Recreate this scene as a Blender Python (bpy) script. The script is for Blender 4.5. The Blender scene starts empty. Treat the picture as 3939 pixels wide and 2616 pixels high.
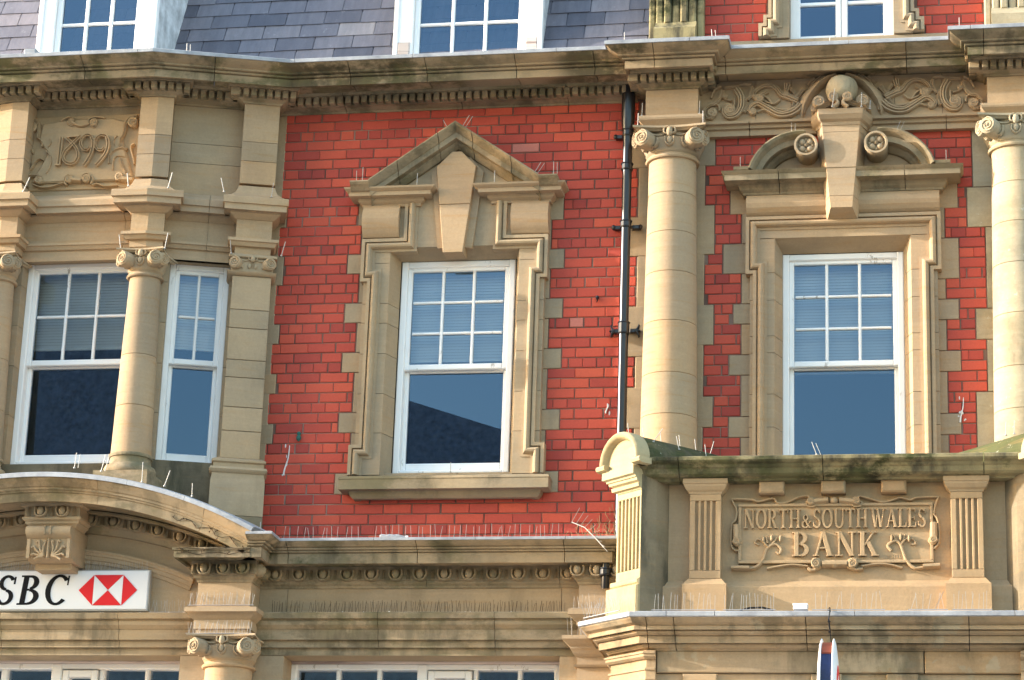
import bpy, math, random
from mathutils import Vector, Matrix
R = math.radians
random.seed(7)
SC = bpy.context.scene
COL = SC.collection

# ------------------------------------------------------------------ camera
pitch, yaw, roll = 0.304793, 0.186920, 0.0352307
fw = Vector((-math.sin(yaw)*math.cos(pitch), math.cos(yaw)*math.cos(pitch), math.sin(pitch)))
r0 = Vector((math.cos(yaw), math.sin(yaw), 0)); u0 = r0.cross(fw)
rr = r0*math.cos(roll) + u0*math.sin(roll); uu = u0*math.cos(roll) - r0*math.sin(roll)
cam = bpy.data.cameras.new('camera'); camo = bpy.data.objects.new('camera', cam); COL.objects.link(camo)
cam.sensor_fit = 'HORIZONTAL'; cam.sensor_width = 36; cam.lens = 87.854
cam.clip_start = 0.5; cam.clip_end = 3000
m = Matrix((rr, uu, -fw)).transposed().to_4x4(); m.translation = Vector((0, -19.0, 1.65))
camo.matrix_world = m
SC.camera = camo

# ------------------------------------------------------------------ light
AZ, EL = 80.0, 16.0          # sun stands to the left of the facade, low
SUN_S, SKY_S, EXPO = 2.0, 0.15, 2.38
sv = Vector((-math.sin(R(AZ))*math.cos(R(EL)), -math.cos(R(AZ))*math.cos(R(EL)), math.sin(R(EL))))
sun = bpy.data.lights.new('sun', 'SUN'); sun.energy = SUN_S; sun.angle = R(0.53); sun.color = (1, .95, .87)
suno = bpy.data.objects.new('sun', sun); COL.objects.link(suno)
suno.rotation_euler = (-sv).to_track_quat('-Z', 'Y').to_euler()
w = bpy.data.worlds.new('World'); SC.world = w; w.use_nodes = True
nt = w.node_tree; bg = nt.nodes['Background']
sky = nt.nodes.new('ShaderNodeTexSky'); sky.sky_type = 'NISHITA'; sky.sun_disc = False
sky.sun_elevation = R(EL); sky.sun_rotation = math.atan2(sv.x, sv.y)
sky.air_density = 1.6; sky.dust_density = 2.4; sky.ozone_density = 2.2
nt.links.new(sky.outputs[0], bg.inputs[0]); bg.inputs[1].default_value = SKY_S
SC.view_settings.view_transform = 'Standard'; SC.view_settings.look = 'None'
SC.view_settings.exposure = EXPO; SC.view_settings.gamma = 1

# ------------------------------------------------------------------ materials
def lin(c):
    return tuple((x/12.92 if x <= .04045 else ((x+.055)/1.055)**2.4) for x in (v/255 for v in c))
class NT:
    def __init__(s, name):
        s.m = bpy.data.materials.new(name); s.m.use_nodes = True; s.t = s.m.node_tree
        s.b = s.t.nodes['Principled BSDF']
    def n(s, typ, **kw):
        n = s.t.nodes.new(typ)
        for k, v in kw.items(): setattr(n, k, v)
        return n
    def l(s, a, b): s.t.links.new(a, b)
    def coord(s, scale=(1, 1, 1), loc=(0, 0, 0)):
        if not hasattr(s, 'tc'): s.tc = s.n('ShaderNodeTexCoord')
        mp = s.n('ShaderNodeMapping'); mp.inputs['Scale'].default_value = scale; mp.inputs['Location'].default_value = loc
        s.l(s.tc.outputs['Object'], mp.inputs[0]); return mp.outputs[0]
    def noise(s, scale, detail=4, rough=.6, cs=(1, 1, 1), loc=(0, 0, 0), dist=0):
        n = s.n('ShaderNodeTexNoise'); n.inputs['Scale'].default_value = scale; n.inputs['Detail'].default_value = detail
        n.inputs['Roughness'].default_value = rough; n.inputs['Distortion'].default_value = dist
        s.l(s.coord(cs, loc), n.inputs['Vector']); return n.outputs['Fac']
    def ramp(s, f, stops):
        r = s.n('ShaderNodeValToRGB'); e = r.color_ramp.elements
        e[0].position, e[0].color = stops[0][0], (*stops[0][1], 1)
        e[1].position, e[1].color = stops[-1][0], (*stops[-1][1], 1)
        for p, c in stops[1:-1]:
            q = e.new(p); q.color = (*c, 1)
        s.l(f, r.inputs[0]); return r.outputs[0]
    def sm(s, f, a, b, lo=0, hi=1):
        r = s.n('ShaderNodeMapRange'); r.interpolation_type = 'SMOOTHSTEP'
        for i, v in enumerate((a, b, lo, hi)): r.inputs[1+i].default_value = v
        s.l(f, r.inputs[0]); return r.outputs[0]
    def mix(s, f, a, b, mode='MIX'):
        x = s.n('ShaderNodeMix'); x.data_type = 'RGBA'; x.blend_type = mode
        for v, i in ((f, 0), (a, 6), (b, 7)):
            if isinstance(v, (int, float)): x.inputs[i].default_value = v
            elif isinstance(v, tuple): x.inputs[i].default_value = (*v, 1)
            else: s.l(v, x.inputs[i])
        return x.outputs[2]
    def mul(s, a, b):
        x = s.n('ShaderNodeMath'); x.operation = 'MULTIPLY'
        for v, i in ((a, 0), (b, 1)):
            if isinstance(v, (int, float)): x.inputs[i].default_value = v
            else: s.l(v, x.inputs[i])
        return x.outputs[0]
    def tint(s):
        a = s.n('ShaderNodeAttribute'); a.attribute_name = 'tint'; return a.outputs['Fac']
    def bump(s, f, st, d=.01):
        b = s.n('ShaderNodeBump'); b.inputs['Strength'].default_value = st; b.inputs['Distance'].default_value = d
        s.l(f, b.inputs['Height']); s.l(b.outputs[0], s.b.inputs['Normal'])
    def out(s, col, rough=.85, spec=.25):
        if isinstance(col, tuple): s.b.inputs['Base Color'].default_value = (*col, 1)
        else: s.l(col, s.b.inputs['Base Color'])
        if isinstance(rough, (int, float)): s.b.inputs['Roughness'].default_value = rough
        else: s.l(rough, s.b.inputs['Roughness'])
        s.b.inputs['Specular IOR Level'].default_value = spec
        return s.m

def stone(name, base=(.405, .302, .19), alt=(.335, .26, .176), stain=0.3, moss=0.0, seed=0, ochre=.5, lichen=0, peel=0):
    t = NT(name); L = (seed*3.1, seed*1.7, seed*2.3)
    n1 = t.noise(1.6, 5, .6, loc=L)
    c = t.mix(t.sm(n1, .35, .65), base, alt)
    n2 = t.noise(3.0, 4, .65, cs=(.8, .8, 9), loc=L, dist=.6)             # sediment bands
    c = t.mix(t.mul(t.sm(n2, .52, .72), .45*ochre), c, (.40, .22, .08))
    c = t.mix(t.mul(t.sm(n2, .5, .28), .35), c, (base[0]*1.12, base[1]*1.14, base[2]*1.2))
    tn = t.tint()                                                           # each block its own shade
    c = t.mix(1.0, c, t.ramp(tn, [(0, (.70, .70, .70)), (.3, (.86, .88, .90)), (.5, (1, 1, 1)), (.75, (1.08, .99, .90)), (1, (1.18, 1.18, 1.14))]), 'MULTIPLY')
    n3 = t.noise(55, 3, .7, loc=L)
    c = t.mix(.35, c, t.ramp(n3, [(.3, (.82, .82, .82)), (.7, (1.15, 1.15, 1.15))]), 'MULTIPLY')
    if peel:
        n7 = t.noise(2.4, 6, .55, loc=(L[0]+7, L[1], L[2]))
        c = t.mix(t.mul(t.sm(n7, .56, .58), peel), c, (.36, .31, .22))
    if stain:
        n4 = t.noise(1.0, 6, .65, cs=(4.5, 4.5, 1.3), loc=L)               # run-off streaks
        n5 = t.noise(1.1, 4, .6, loc=(L[0]+3, L[1], L[2]))
        f = t.mul(t.mul(t.sm(n4, .46, .64), t.sm(n5, .38, .56)), stain)
        c = t.mix(f, c, (.075, .066, .045))
        n8 = t.noise(2.2, 5, .7, loc=(L[0]+9, L[1], L[2]))
        c = t.mix(t.mul(t.sm(n8, .5, .75), min(1, stain*.8)), c, (.19, .155, .095))
    if moss:
        n6 = t.noise(2.6, 6, .7, cs=(1, 1, 1.5), loc=(L[0]+5, L[1]+1, L[2]))
        n9 = t.noise(.8, 3, .5, loc=(L[0]+15, L[1]+1, L[2]))
        f = t.mul(t.sm(n6, .43, .58), t.sm(n9, .36, .52))
        c = t.mix(t.mul(f, moss), c, t.mix(t.sm(n8 if stain else n6, .4, .6), (.028, .027, .014), (.075, .080, .030)))
    if lichen:
        n10 = t.noise(14, 5, .7, loc=L)
        c = t.mix(t.mul(t.sm(n10, .62, .70), lichen), c, (.52, .50, .40))
    t.bump(t.noise(38, 5, .7, loc=L), .22, .012)
    return t.out(c, .9, .2)

M = {}
M['stone'] = stone('sandstone', stain=.22, seed=1)
M['stone2'] = stone('sandstone_warm', base=(.428, .308, .19), alt=(.375, .275, .18), stain=.12, seed=4, ochre=.9)
M['cornice'] = stone('sandstone_cornice', base=(.375, .28, .172), alt=(.29, .226, .15), stain=.75, moss=.75, seed=2)
M['ledge'] = stone('sandstone_ledge', base=(.38, .282, .172), alt=(.30, .235, .155), stain=.55, moss=.45, seed=3)
M['porch'] = stone('sandstone_porch', base=(.40, .282, .166), alt=(.32, .24, .155), stain=.62, moss=.25, seed=5, peel=.55)
M['panel'] = stone('sandstone_panel', base=(.42, .294, .168), alt=(.385, .275, .167), stain=.15, seed=6)
M['coping'] = stone('sandstone_coping', base=(.34, .275, .14), alt=(.26, .22, .12), stain=1.0, moss=1.0, seed=8)
M['mossy'] = stone('sandstone_mossy', base=(.085, .09, .035), alt=(.045, .05, .02), stain=.9, moss=1.0, seed=9, lichen=.7)
M['pale'] = stone('sandstone_pale', base=(.45, .37, .245), alt=(.38, .325, .23), stain=.55, moss=.2, seed=10, ochre=.3, lichen=.6)
M['pier'] = stone('sandstone_pier', base=(.44, .365, .215), alt=(.40, .335, .20), stain=.25, moss=.0, seed=11)

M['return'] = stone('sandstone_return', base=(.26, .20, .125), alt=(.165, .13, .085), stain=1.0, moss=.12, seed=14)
def brick_mat():
    t = NT('red_brick'); tn = t.tint()
    c = t.ramp(tn, [(0, (.27, .044, .037)), (.2, (.38, .060, .044)), (.55, (.49, .077, .050)), (.85, (.56, .096, .054)), (.93, (.56, .11, .06)), (.97, (.50, .16, .12)), (1, (.50, .17, .13))])
    n = t.noise(2.0, 5, .6)
    c = t.mix(.5, c, t.ramp(n, [(.3, (.80, .80, .82)), (.7, (1.14, 1.14, 1.14))]), 'MULTIPLY')
    n2 = t.noise(60, 3, .7)
    c = t.mix(.4, c, t.ramp(n2, [(.3, (.82, .82, .82)), (.7, (1.12, 1.12, 1.12))]), 'MULTIPLY')
    n3 = t.noise(5, 6, .75)
    c = t.mix(t.mul(t.sm(n3, .64, .8), .35), c, (.42, .22, .18))
    t.bump(t.noise(45, 4, .7), .15, .01)
    return t.out(c, .82, .3)
M['brick'] = brick_mat()
def mortar_mat():
    t = NT('brick_mortar'); n = t.noise(1.5, 5, .6)
    c = t.ramp(n, [(.35, (.10, .062, .05)), (.55, (.20, .13, .10)), (.7, (.32, .25, .20))])
    t.bump(t.noise(120, 2), .3, .005)
    return t.out(c, .95, .1)
M['mortar'] = mortar_mat()
def paint_mat():
    t = NT('white_paint'); n = t.noise(3, 5, .6)
    c = t.mix(t.mul(t.sm(n, .5, .75), .3), (.86, .85, .84), (.70, .66, .61))
    n2 = t.noise(9, 6, .75, cs=(1, 1, .35)); n3 = t.noise(1.7, 3)
    c = t.mix(t.mul(t.mul(t.sm(n2, .60, .66), t.sm(n3, .5, .6)), .7), c, (.24, .19, .14))
    t.bump(n2, .2, .004)
    return t.out(c, .5, .4)
M['white'] = paint_mat()
def oldpaint_mat():
    t = NT('weathered_paint'); n = t.noise(2, 6, .7, cs=(.5, 1, 12))
    c = t.mix(t.sm(n, .48, .62), (.62, .52, .47), (.30, .22, .19))
    return t.out(c, .7, .3)
M['oldpaint'] = oldpaint_mat()
def slate_mat():
    t = NT('slate'); tn = t.tint()
    c = t.ramp(tn, [(0, (.085, .083, .105)), (.5, (.15, .143, .168)), (.8, (.205, .185, .20)), (1, (.27, .245, .25))])
    n = t.noise(3, 6, .7, cs=(5, 1, 1.2))
    c = t.mix(.8, c, t.ramp(n, [(.3, (.72, .72, .75)), (.7, (1.25, 1.22, 1.22))]), 'MULTIPLY')
    n2 = t.noise(7, 6, .7)
    c = t.mix(t.mul(t.sm(n2, .62, .75), .5), c, (.42, .40, .42))
    t.bump(t.noise(18, 5, .7), .25, .01)
    return t.out(c, .55, .45)
M['slate'] = slate_mat()
def lead_mat():
    t = NT('lead_sheet'); n = t.noise(4, 6, .7)
    c = t.ramp(n, [(.3, (.19, .20, .225)), (.5, (.31, .32, .345)), (.72, (.44, .45, .47))])
    t.bump(t.noise(12, 4), .35, .012)
    return t.out(c, .55, .5)
M['lead'] = lead_mat()
def simple(name, col, rough=.6, spec=.4, metal=0, var=0):
    t = NT(name)
    if var:
        n = t.noise(8, 4, .6); c = t.ramp(n, [(.3, tuple(x*(1-var) for x in col)), (.7, tuple(x*(1+var) for x in col))])
    else: c = col
    m_ = t.out(c, rough, spec); t.b.inputs['Metallic'].default_value = metal; return m_
M['black'] = simple('black_iron', (.007, .0075, .011), .28, .5, var=.3)
M['wire'] = simple('steel_wire', (.40, .37, .34), .4, .5)
M['rod'] = simple('pale_rod', (.42, .39, .36), .5, .4)
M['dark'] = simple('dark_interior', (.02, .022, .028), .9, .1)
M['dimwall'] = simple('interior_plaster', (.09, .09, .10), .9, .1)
M['blind'] = simple('blind_slat', (.84, .86, .84), .6, .3)
M['signwhite'] = simple('sign_white', (.82, .82, .84), .35, .5)
M['signgrey'] = simple('sign_edge', (.45, .44, .42), .5, .4)
M['ink'] = simple('sign_black', (.006, .006, .008), .6, .15)
M['red'] = simple('sign_red', (.70, .010, .014), .4, .4)
M['navy'] = simple('sign_navy', (.012, .020, .07), .4, .4, var=.5)
M['rust'] = simple('sign_rust', (.25, .06, .03), .7, .3, var=.4)
M['stem'] = simple('dried_stem', (.045, .03, .02), .9, .1)
M['straw'] = simple('dry_straw', (.30, .22, .12), .9, .1)
M['plastic'] = simple('clear_plastic', (.36, .35, .36), .2, .5)
M['green'] = simple('green_bronze', (.03, .12, .10), .6, .3)
M['dropping'] = simple('bird_dropping', (.70, .68, .66), .8, .2)
M['asphalt'] = simple('asphalt', (.05, .05, .052), .9, .2, var=.3)
M['paving'] = simple('paving', (.36, .33, .30), .9, .2, var=.25)
M['farslate'] = simple('far_slate', (.30, .30, .33), .8, .2, var=.35)
M['render'] = simple('rendered_wall', (.62, .58, .50), .9, .1, var=.2)
def glass_mat():
    t = NT('window_glass'); nt_ = t.t; nt_.nodes.remove(t.b); o = nt_.nodes['Material Output']
    tr = t.n('ShaderNodeBsdfTransparent'); tr.inputs[0].default_value = (.93, .96, .97, 1)
    gl = t.n('ShaderNodeBsdfGlossy'); gl.inputs['Roughness'].default_value = .004
    gl.inputs['Color'].default_value = (.42, .66, 1, 1)
    fr = t.n('ShaderNodeFresnel'); fr.inputs['IOR'].default_value = 2.0
    b = t.n('ShaderNodeBump'); b.inputs['Strength'].default_value = .012; b.inputs['Distance'].default_value = .01
    t.l(t.noise(1.6, 0), b.inputs['Height']); t.l(b.outputs[0], gl.inputs['Normal'])
    mx = t.n('ShaderNodeMixShader'); t.l(fr.outputs[0], mx.inputs[0]); t.l(tr.outputs[0], mx.inputs[1]); t.l(gl.outputs[0], mx.inputs[2])
    t.l(mx.outputs[0], o.inputs[0]); return t.m
M['glass'] = glass_mat()

# ------------------------------------------------------------------ mesh builder
class Fr:                      # a facade frame: u along the wall, v out towards the street, z up
    def __init__(s, ox=0., oy=0., deg=0.):
        s.o = (ox, oy); a = R(deg); s.t = (math.cos(a), math.sin(a)); s.n = (math.sin(a), -math.cos(a)); s.deg = deg
    def __call__(s, u, v, z):
        return (s.o[0]+u*s.t[0]+v*s.n[0], s.o[1]+u*s.t[1]+v*s.n[1], z)
F0 = Fr()
class MB:
    def __init__(s): s.v = []; s.f = []; s.ti = []; s.t = .5; s.F = F0
    def rt(s, a=.2, b=.8): s.t = random.uniform(a, b)
    def add(s, vs, fs, t=None):
        o = len(s.v); s.v += vs; s.f += [tuple(i+o for i in f) for f in fs]; s.ti += [s.t if t is None else t]*len(fs)
    def box(s, u0, u1, v0, v1, z0, z1):
        F = s.F; u0, u1 = sorted((u0, u1)); v0, v1 = sorted((v0, v1)); z0, z1 = sorted((z0, z1))
        s.add([F(u, v, z) for u in (u0, u1) for v in (v0, v1) for z in (z0, z1)],
              [(0, 1, 3, 2), (4, 6, 7, 5), (0, 4, 5, 1), (2, 3, 7, 6), (0, 2, 6, 4), (1, 5, 7, 3)])
    def block(s, u0, u1, v0, v1, z0, z1, c=.006):     # box with chamfered front edges
        F = s.F; c = min(c, (u1-u0)*.3, (z1-z0)*.3)
        a = [F(u0, v0, z0), F(u1, v0, z0), F(u1, v0, z1), F(u0, v0, z1)]
        b = [F(u0, v1-c, z0), F(u1, v1-c, z0), F(u1, v1-c, z1), F(u0, v1-c, z1)]
        d = [F(u0+c, v1, z0+c), F(u1-c, v1, z0+c), F(u1-c, v1, z1-c), F(u0+c, v1, z1-c)]
        fs = [(8, 9, 10, 11), (3, 2, 1, 0)]
        for i in range(4):
            j = (i+1) % 4; fs += [(i, j, j+4, i+4), (i+4, j+4, j+8, i+8)]
        s.add(a+b+d, fs)
    def loft(s, secs, closed=True, caps=True):
        n = len(secs[0]); vs = [p for q in secs for p in q]; fs = []
        for i in range(len(secs)-1):
            for j in range(n if closed else n-1):
                k = (j+1) % n; fs.append((i*n+j, i*n+k, (i+1)*n+k, (i+1)*n+j))
        if caps: fs += [tuple(range(n))[::-1], tuple((len(secs)-1)*n+j for j in range(n))]
        s.add(vs, fs)
    def prism(s, poly, v0, v1, c=0):                   # poly [(u,z)] extruded from v0 (back) to v1 (front)
        F = s.F; n = len(poly)
        cx = sum(p[0] for p in poly)/n; cz = sum(p[1] for p in poly)/n
        vs = [F(u, v0, z) for u, z in poly]+[F(u, v1-c, z) for u, z in poly]
        fs = [tuple(range(n))[::-1]]+[(i, (i+1) % n, (i+1) % n+n, i+n) for i in range(n)]
        if c:
            q = []
            for i in range(n):
                a, b, d = Vector(poly[i-1]), Vector(poly[i]), Vector(poly[(i+1) % n])
                e1, e2 = (b-a).normalized(), (d-b).normalized(); n1 = Vector((-e1.y, e1.x)); n2 = Vector((-e2.y, e2.x))
                mm = (n1+n2); mm = mm.normalized()*(c/max(.35, mm.normalized().dot(n1))) if mm.length > 1e-6 else n1*c
                q.append(b+mm)
            area = sum(poly[i-1][0]*poly[i][1]-poly[i][0]*poly[i-1][1] for i in range(n))
            if area < 0: q = [2*Vector(poly[i])-q[i] for i in range(n)]
            vs += [F(p.x, v1, p.y) for p in q]
            fs += [(i+n, (i+1) % n+n, (i+1) % n+2*n, i+2*n) for i in range(n)]+[tuple(range(2*n, 3*n))]
        else: fs.append(tuple(range(n, 2*n)))
        s.add(vs, fs)
    def sweep(s, path, prof, joints=(), gap=.006, closed_back=True, rt=None):   # path: world xy left to right; prof [(out,z)] closed polygon
        P = [Vector(p) for p in path]; D = [(P[i+1]-P[i]).normalized() for i in range(len(P)-1)]
        N = [Vector((d.y, -d.x)) for d in D]; secs = []
        def sec(p, nn): return [(p.x+nn.x*o, p.y+nn.y*o, z) for o, z in prof]
        mit = []
        for i in range(len(P)):
            if i == 0: mit.append(N[0])
            elif i == len(P)-1: mit.append(N[-1])
            else:
                k = (N[i-1]+N[i]).normalized(); mit.append(k/max(.2, k.dot(N[i])))
        runs = [[sec(P[0], mit[0])]]; acc = 0
        for i in range(len(D)):
            L = (P[i+1]-P[i]).length
            for jn in sorted(j for j in joints if acc+.02 < j < acc+L-.02):
                q = P[i]+D[i]*(jn-acc)
                runs[-1].append(sec(q-D[i]*gap/2, N[i])); runs.append([sec(q+D[i]*gap/2, N[i])])
            acc += L; runs[-1].append(sec(P[i+1], mit[i+1]))
        for rn in runs:
            if rt: s.rt(*rt)
            s.loft(rn)
    def lathe(s, cx, cy, prof, n=36, a0=0, a1=360, z=0):
        full = abs(a1-a0) >= 360; k = n if full else n+1
        secs = []
        for i in range(k):
            a = R(a0+(a1-a0)*i/n); secs.append([(cx+r_*math.cos(a), cy+r_*math.sin(a), zz+z) for r_, zz in prof])
        if full: secs.append(secs[0])
        s.loft(secs, closed=False, caps=False)
    def ell(s, u, v, z, ru, rv, rz, nu=10, nz=7):      # ellipsoid
        F = s.F; vs = [F(u, v, z-rz)]; fs = []
        for j in range(1, nz):
            b = -math.pi/2+math.pi*j/nz
            for i in range(nu):
                a = 2*math.pi*i/nu; vs.append(F(u+ru*math.cos(b)*math.cos(a), v+rv*math.cos(b)*math.sin(a), z+rz*math.sin(b)))
        vs.append(F(u, v, z+rz)); T = len(vs)-1
        for i in range(nu):
            k = (i+1) % nu; fs.append((0, 1+k, 1+i)); fs.append((T, 1+(nz-2)*nu+i, 1+(nz-2)*nu+k))
            for j in range(nz-2): fs.append((1+j*nu+i, 1+j*nu+k, 1+(j+1)*nu+k, 1+(j+1)*nu+i))
        s.add(vs, fs)
    def tube(s, pts, r_, n=5):                         # world-space round bar along points
        P = [Vector(p) for p in pts]; secs = []
        for i, p in enumerate(P):
            d = (P[min(i+1, len(P)-1)]-P[max(i-1, 0)]).normalized()
            a = d.cross(Vector((0, .3, 1)) if abs(d.z) < .9 else Vector((1, 0, 0))).normalized(); b = d.cross(a)
            rad = r_[i] if isinstance(r_, (list, tuple)) else r_
            secs.append([tuple(p+a*math.cos(2*math.pi*k/n)*rad+b*math.sin(2*math.pi*k/n)*rad) for k in range(n)])
        s.loft(secs)
    def cyl(s, u, z, v0, v1, r_, n=24):                # cylinder with its axis along v
        s.prism([(u+r_*math.cos(2*math.pi*i/n), z+r_*math.sin(2*math.pi*i/n)) for i in range(n)], v0, v1, min(.006, r_*.2))
    def relief(s, pts, wd, h, v, taper=(1, 1), style='round', sub=5, cx=0, flip=False, vend=0):
        F = s.F; P = [Vector(((-p[0] if flip else p[0])+cx, p[1])) for p in pts]
        if len(P) == 2: P = [P[0], (P[0]+P[1])/2, P[1]]
        Q = []
        for i in range(len(P)-1):
            a, b, c, d = P[max(i-1, 0)], P[i], P[i+1], P[min(i+2, len(P)-1)]
            for k in range(sub):
                x = k/sub; Q.append(.5*((2*b)+(c-a)*x+(2*a-5*b+4*c-d)*x*x+(3*b-a-3*c+d)*x**3))
        Q.append(P[-1])
        S = {'round': ((-1, 0), (-.8, .6), (-.35, .95), (.35, .95), (.8, .6), (1, 0)), 'groove': ((-1, 0), (-.92, 1), (-.6, 1), (-.35, .45), (.35, .45), (.6, 1), (.92, 1), (1, 0)),
             'flat': ((-1, 0), (-.88, 1), (.88, 1), (1, 0)), 'leaf': ((-1, 0), (-.9, .9), (-.45, .45), (0, 1), (.45, .45), (.9, .9), (1, 0))}[style]
        secs = []
        for i, q in enumerate(Q):
            d = (Q[min(i+1, len(Q)-1)]-Q[max(i-1, 0)]);
            d = d.normalized() if d.length > 1e-9 else Vector((1, 0))
            nn = Vector((-d.y, d.x)); x = i/(len(Q)-1); tw = taper[0]+(taper[1]-taper[0])*x
            hh = h*(.55+.45*tw)+vend*x
            secs.append([F(*(lambda p: (p.x, v-.012, p.y))(q-nn*wd/2*tw))]+[F((q+nn*a*wd/2*tw).x, v+b*hh, (q+nn*a*wd/2*tw).y) for a, b in S]+[F(*(lambda p: (p.x, v-.012, p.y))(q+nn*wd/2*tw))])
        s.loft(secs)
    def strands(s, pts, wd, h, v, taper, cx=0, flip=False):
        P = [Vector(p) for p in pts]
        for k in (-1, 0, 1):
            q = []
            for i, p in enumerate(P):
                d = (P[min(i+1, len(P)-1)]-P[max(i-1, 0)]); d = d.normalized() if d.length > 1e-9 else Vector((1, 0)); x = i/(len(P)-1)
                q.append(p+Vector((-d.y, d.x))*k*wd*.36*(taper[0]+(taper[1]-taper[0])*x))
            s.relief([tuple(p) for p in q], wd*.46, h*(1 if k == 0 else .8), v, taper, 'round', cx=cx, flip=flip)
    def volute(s, u, z, r_, v0, v1, turns=2.2, ccw=True, start=90, n=22):
        s.cyl(u, z, v0, v1, r_, n)
        pts = []; k = int(turns*14)
        for i in range(k+1):
            x = i/k; a = R(start)+(1 if ccw else -1)*x*turns*2*math.pi; q = r_*(.90-.72*x)
            pts.append((u+q*math.cos(a), z+q*math.sin(a)))
        s.relief(pts, r_*.24, r_*.16, v1, (1, .6), 'round', sub=1)
        s.ell(u, v1, z, r_*.17, r_*.2, r_*.17, 8, 5)

ROUND = ('capital', 'scroll_carving', 'scroll_border', 'numerals', 'globe_scrolls', 'rosette_scroll', 'globe', 'console_bracket', 'egg_and_dart', 'shaft', 'base', 'column', 'bay_column', 'pipe', 'cable', 'ivy_stems', 'barrel_top', 'arched_cap', 'sign_face', 'body')
def build(name, mb, mat, parent=None, label=None, smooth=True, sharp=None, loc=None):
    off = Vector(loc) if loc else Vector((0, 0, 0))
    if parent is not None:
        p = parent
        while p.parent: p = p.parent
        off = p.location.copy()
    mb.v = [(x-off.x, y-off.y, z-off.z) for x, y, z in mb.v]
    me = bpy.data.meshes.new(name); me.from_pydata(mb.v, [], mb.f); me.materials.append(M[mat] if isinstance(mat, str) else mat)
    at = me.attributes.new('tint', 'FLOAT', 'FACE'); at.data.foreach_set('value', mb.ti)
    if sharp is None: sharp = 42 if name in ROUND else 15
    if smooth:
        me.polygons.foreach_set('use_smooth', [True]*len(me.polygons))
        me.set_sharp_from_angle(angle=R(sharp))
    me.update(); me.validate()
    if mat != 'glass':
        import bmesh
        bm = bmesh.new(); bm.from_mesh(me); bmesh.ops.recalc_face_normals(bm, faces=bm.faces); bm.to_mesh(me); bm.free()
    o = bpy.data.objects.new(name, me); COL.objects.link(o)
    if parent is not None: o.parent = parent
    elif loc: o.location = loc
    if label: o['label'] = label
    return o
def tag(o, label, cat, group=None, kind=None):
    o['label'] = label; o['category'] = cat
    if group: o['group'] = group
    if kind: o['kind'] = kind
    return o
def thing(name, label, cat, loc=(0, 0, 0), group=None):
    o = bpy.data.objects.new(name, None); COL.objects.link(o); o.location = loc; o.empty_display_size = .2
    return tag(o, label, cat, group)

# ================================================================== THE BANK BUILDING
B = thing('bank_building', 'red brick and buff sandstone bank building with bay window, columns, pediments and slate mansard', 'building', (-3.6, 0, 0))
CA, RA, BA = -4.085, -.922, -7.22         # axes of the central window, the right window and the bay
BETA = 17.5
FB = Fr(-6.58, -.524, BETA)               # right canted side of the bay, at the face of its pilasters
FL = Fr(-7.86, -.524, -BETA)              # left canted side

# ---------------------------------------------------------------- brickwork
CH = .0853; ZB = 9.785
def bricks(mb, x0, x1, z0, z1, ex=(), ztop=ZB, y=0.0):
    n0 = int(math.floor((ztop-z1)/CH+.01)); row = n0
    while ztop-row*CH > z0+.01:
        zt = ztop-row*CH; zb = zt-CH+.0075; zm = (zt+zb)/2
        iv = [(x0, x1)]
        for a, b, c, d in ex:
            if c < zm < d:
                nv = []
                for p, q in iv:
                    if b <= p or a >= q: nv.append((p, q))
                    else:
                        if a-p > .02: nv.append((p, a))
                        if q-b > .02: nv.append((b, q))
                iv = nv
        hd = row % 4 == 2; L = .1175 if hd else .235
        sh = .059 if hd else (.1175 if row % 2 else 0)
        for p, q in iv:
            k = math.floor((p+6+sh)/L)
            while -6-sh+k*L < q:
                a = max(p+.004, -6-sh+k*L+random.uniform(-.004, .004)); b = min(q-.006, -6-sh+(k+1)*L-.0075+random.uniform(-.003, .003)); k += 1
                if b-a < .022: continue
                t = random.betavariate(2.2, 2.2)*.8+.12
                if hd and random.random() < .25: t *= .35
                if random.random() < .004: t = .99
                j = random.uniform(-.0016, .0016); mb.t = t
                mb.block(a, b, -.012, -y+.0035+j, zb+random.uniform(-.001, .001), zt-.0005, .0055)
        row += 1
def qx(side, zs, wide, narrow, ze):      # brick exclusions following a toothed stone edge
    out = []
    for a, b in zs: out.append((wide[0], wide[1], a, b))
    out.append((narrow[0], narrow[1], ze[0], ze[1])); return out
def sn(L): return [(ZB-round((ZB-t[0])/CH)*CH, ZB-round((ZB-t[1])/CH)*CH)+tuple(t[2:]) for t in L]
CW_L = sn([(8.32, 8.50), (7.885, 8.055), (7.45, 7.623), (6.935, 7.105), (6.44, 6.622)])
ex = qx('c', CW_L, (-5.005, -3.183), (-4.895, -3.295), (6.44, 8.92))
ex += [(-4.93, -3.20, 8.77, 9.09)]       # stone behind the pediment ends
for i in range(24):                      # the sloping pediment cuts the courses
    za = 9.0+i*.024; hw = (9.53-za)/.69*1.0
    if hw > 0: ex.append((CA-hw, CA+hw, za, za+.024))
COLZ = sn([(9.16, 9.52), (8.41, 8.72), (7.60, 8.03), (6.95, 7.32)])
ex += [(-2.69, -1.0, a, b) for a, b in COLZ] + [(-2.585, -1.0, 6, 10)]
bayq = sn([(8.72, 9.02), (8.26, 8.52), (7.72, 7.93), (7.29, 7.46), (6.88, 7.05)])
ex += [(-6, -5.55, a, b) for a, b in bayq]
mb = MB(); bricks(mb, -5.66, -2.5, 5.97, ZB, ex)
wall_c = build('brick_wall', mb, 'brick', B, smooth=False)
mb = MB()
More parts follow.
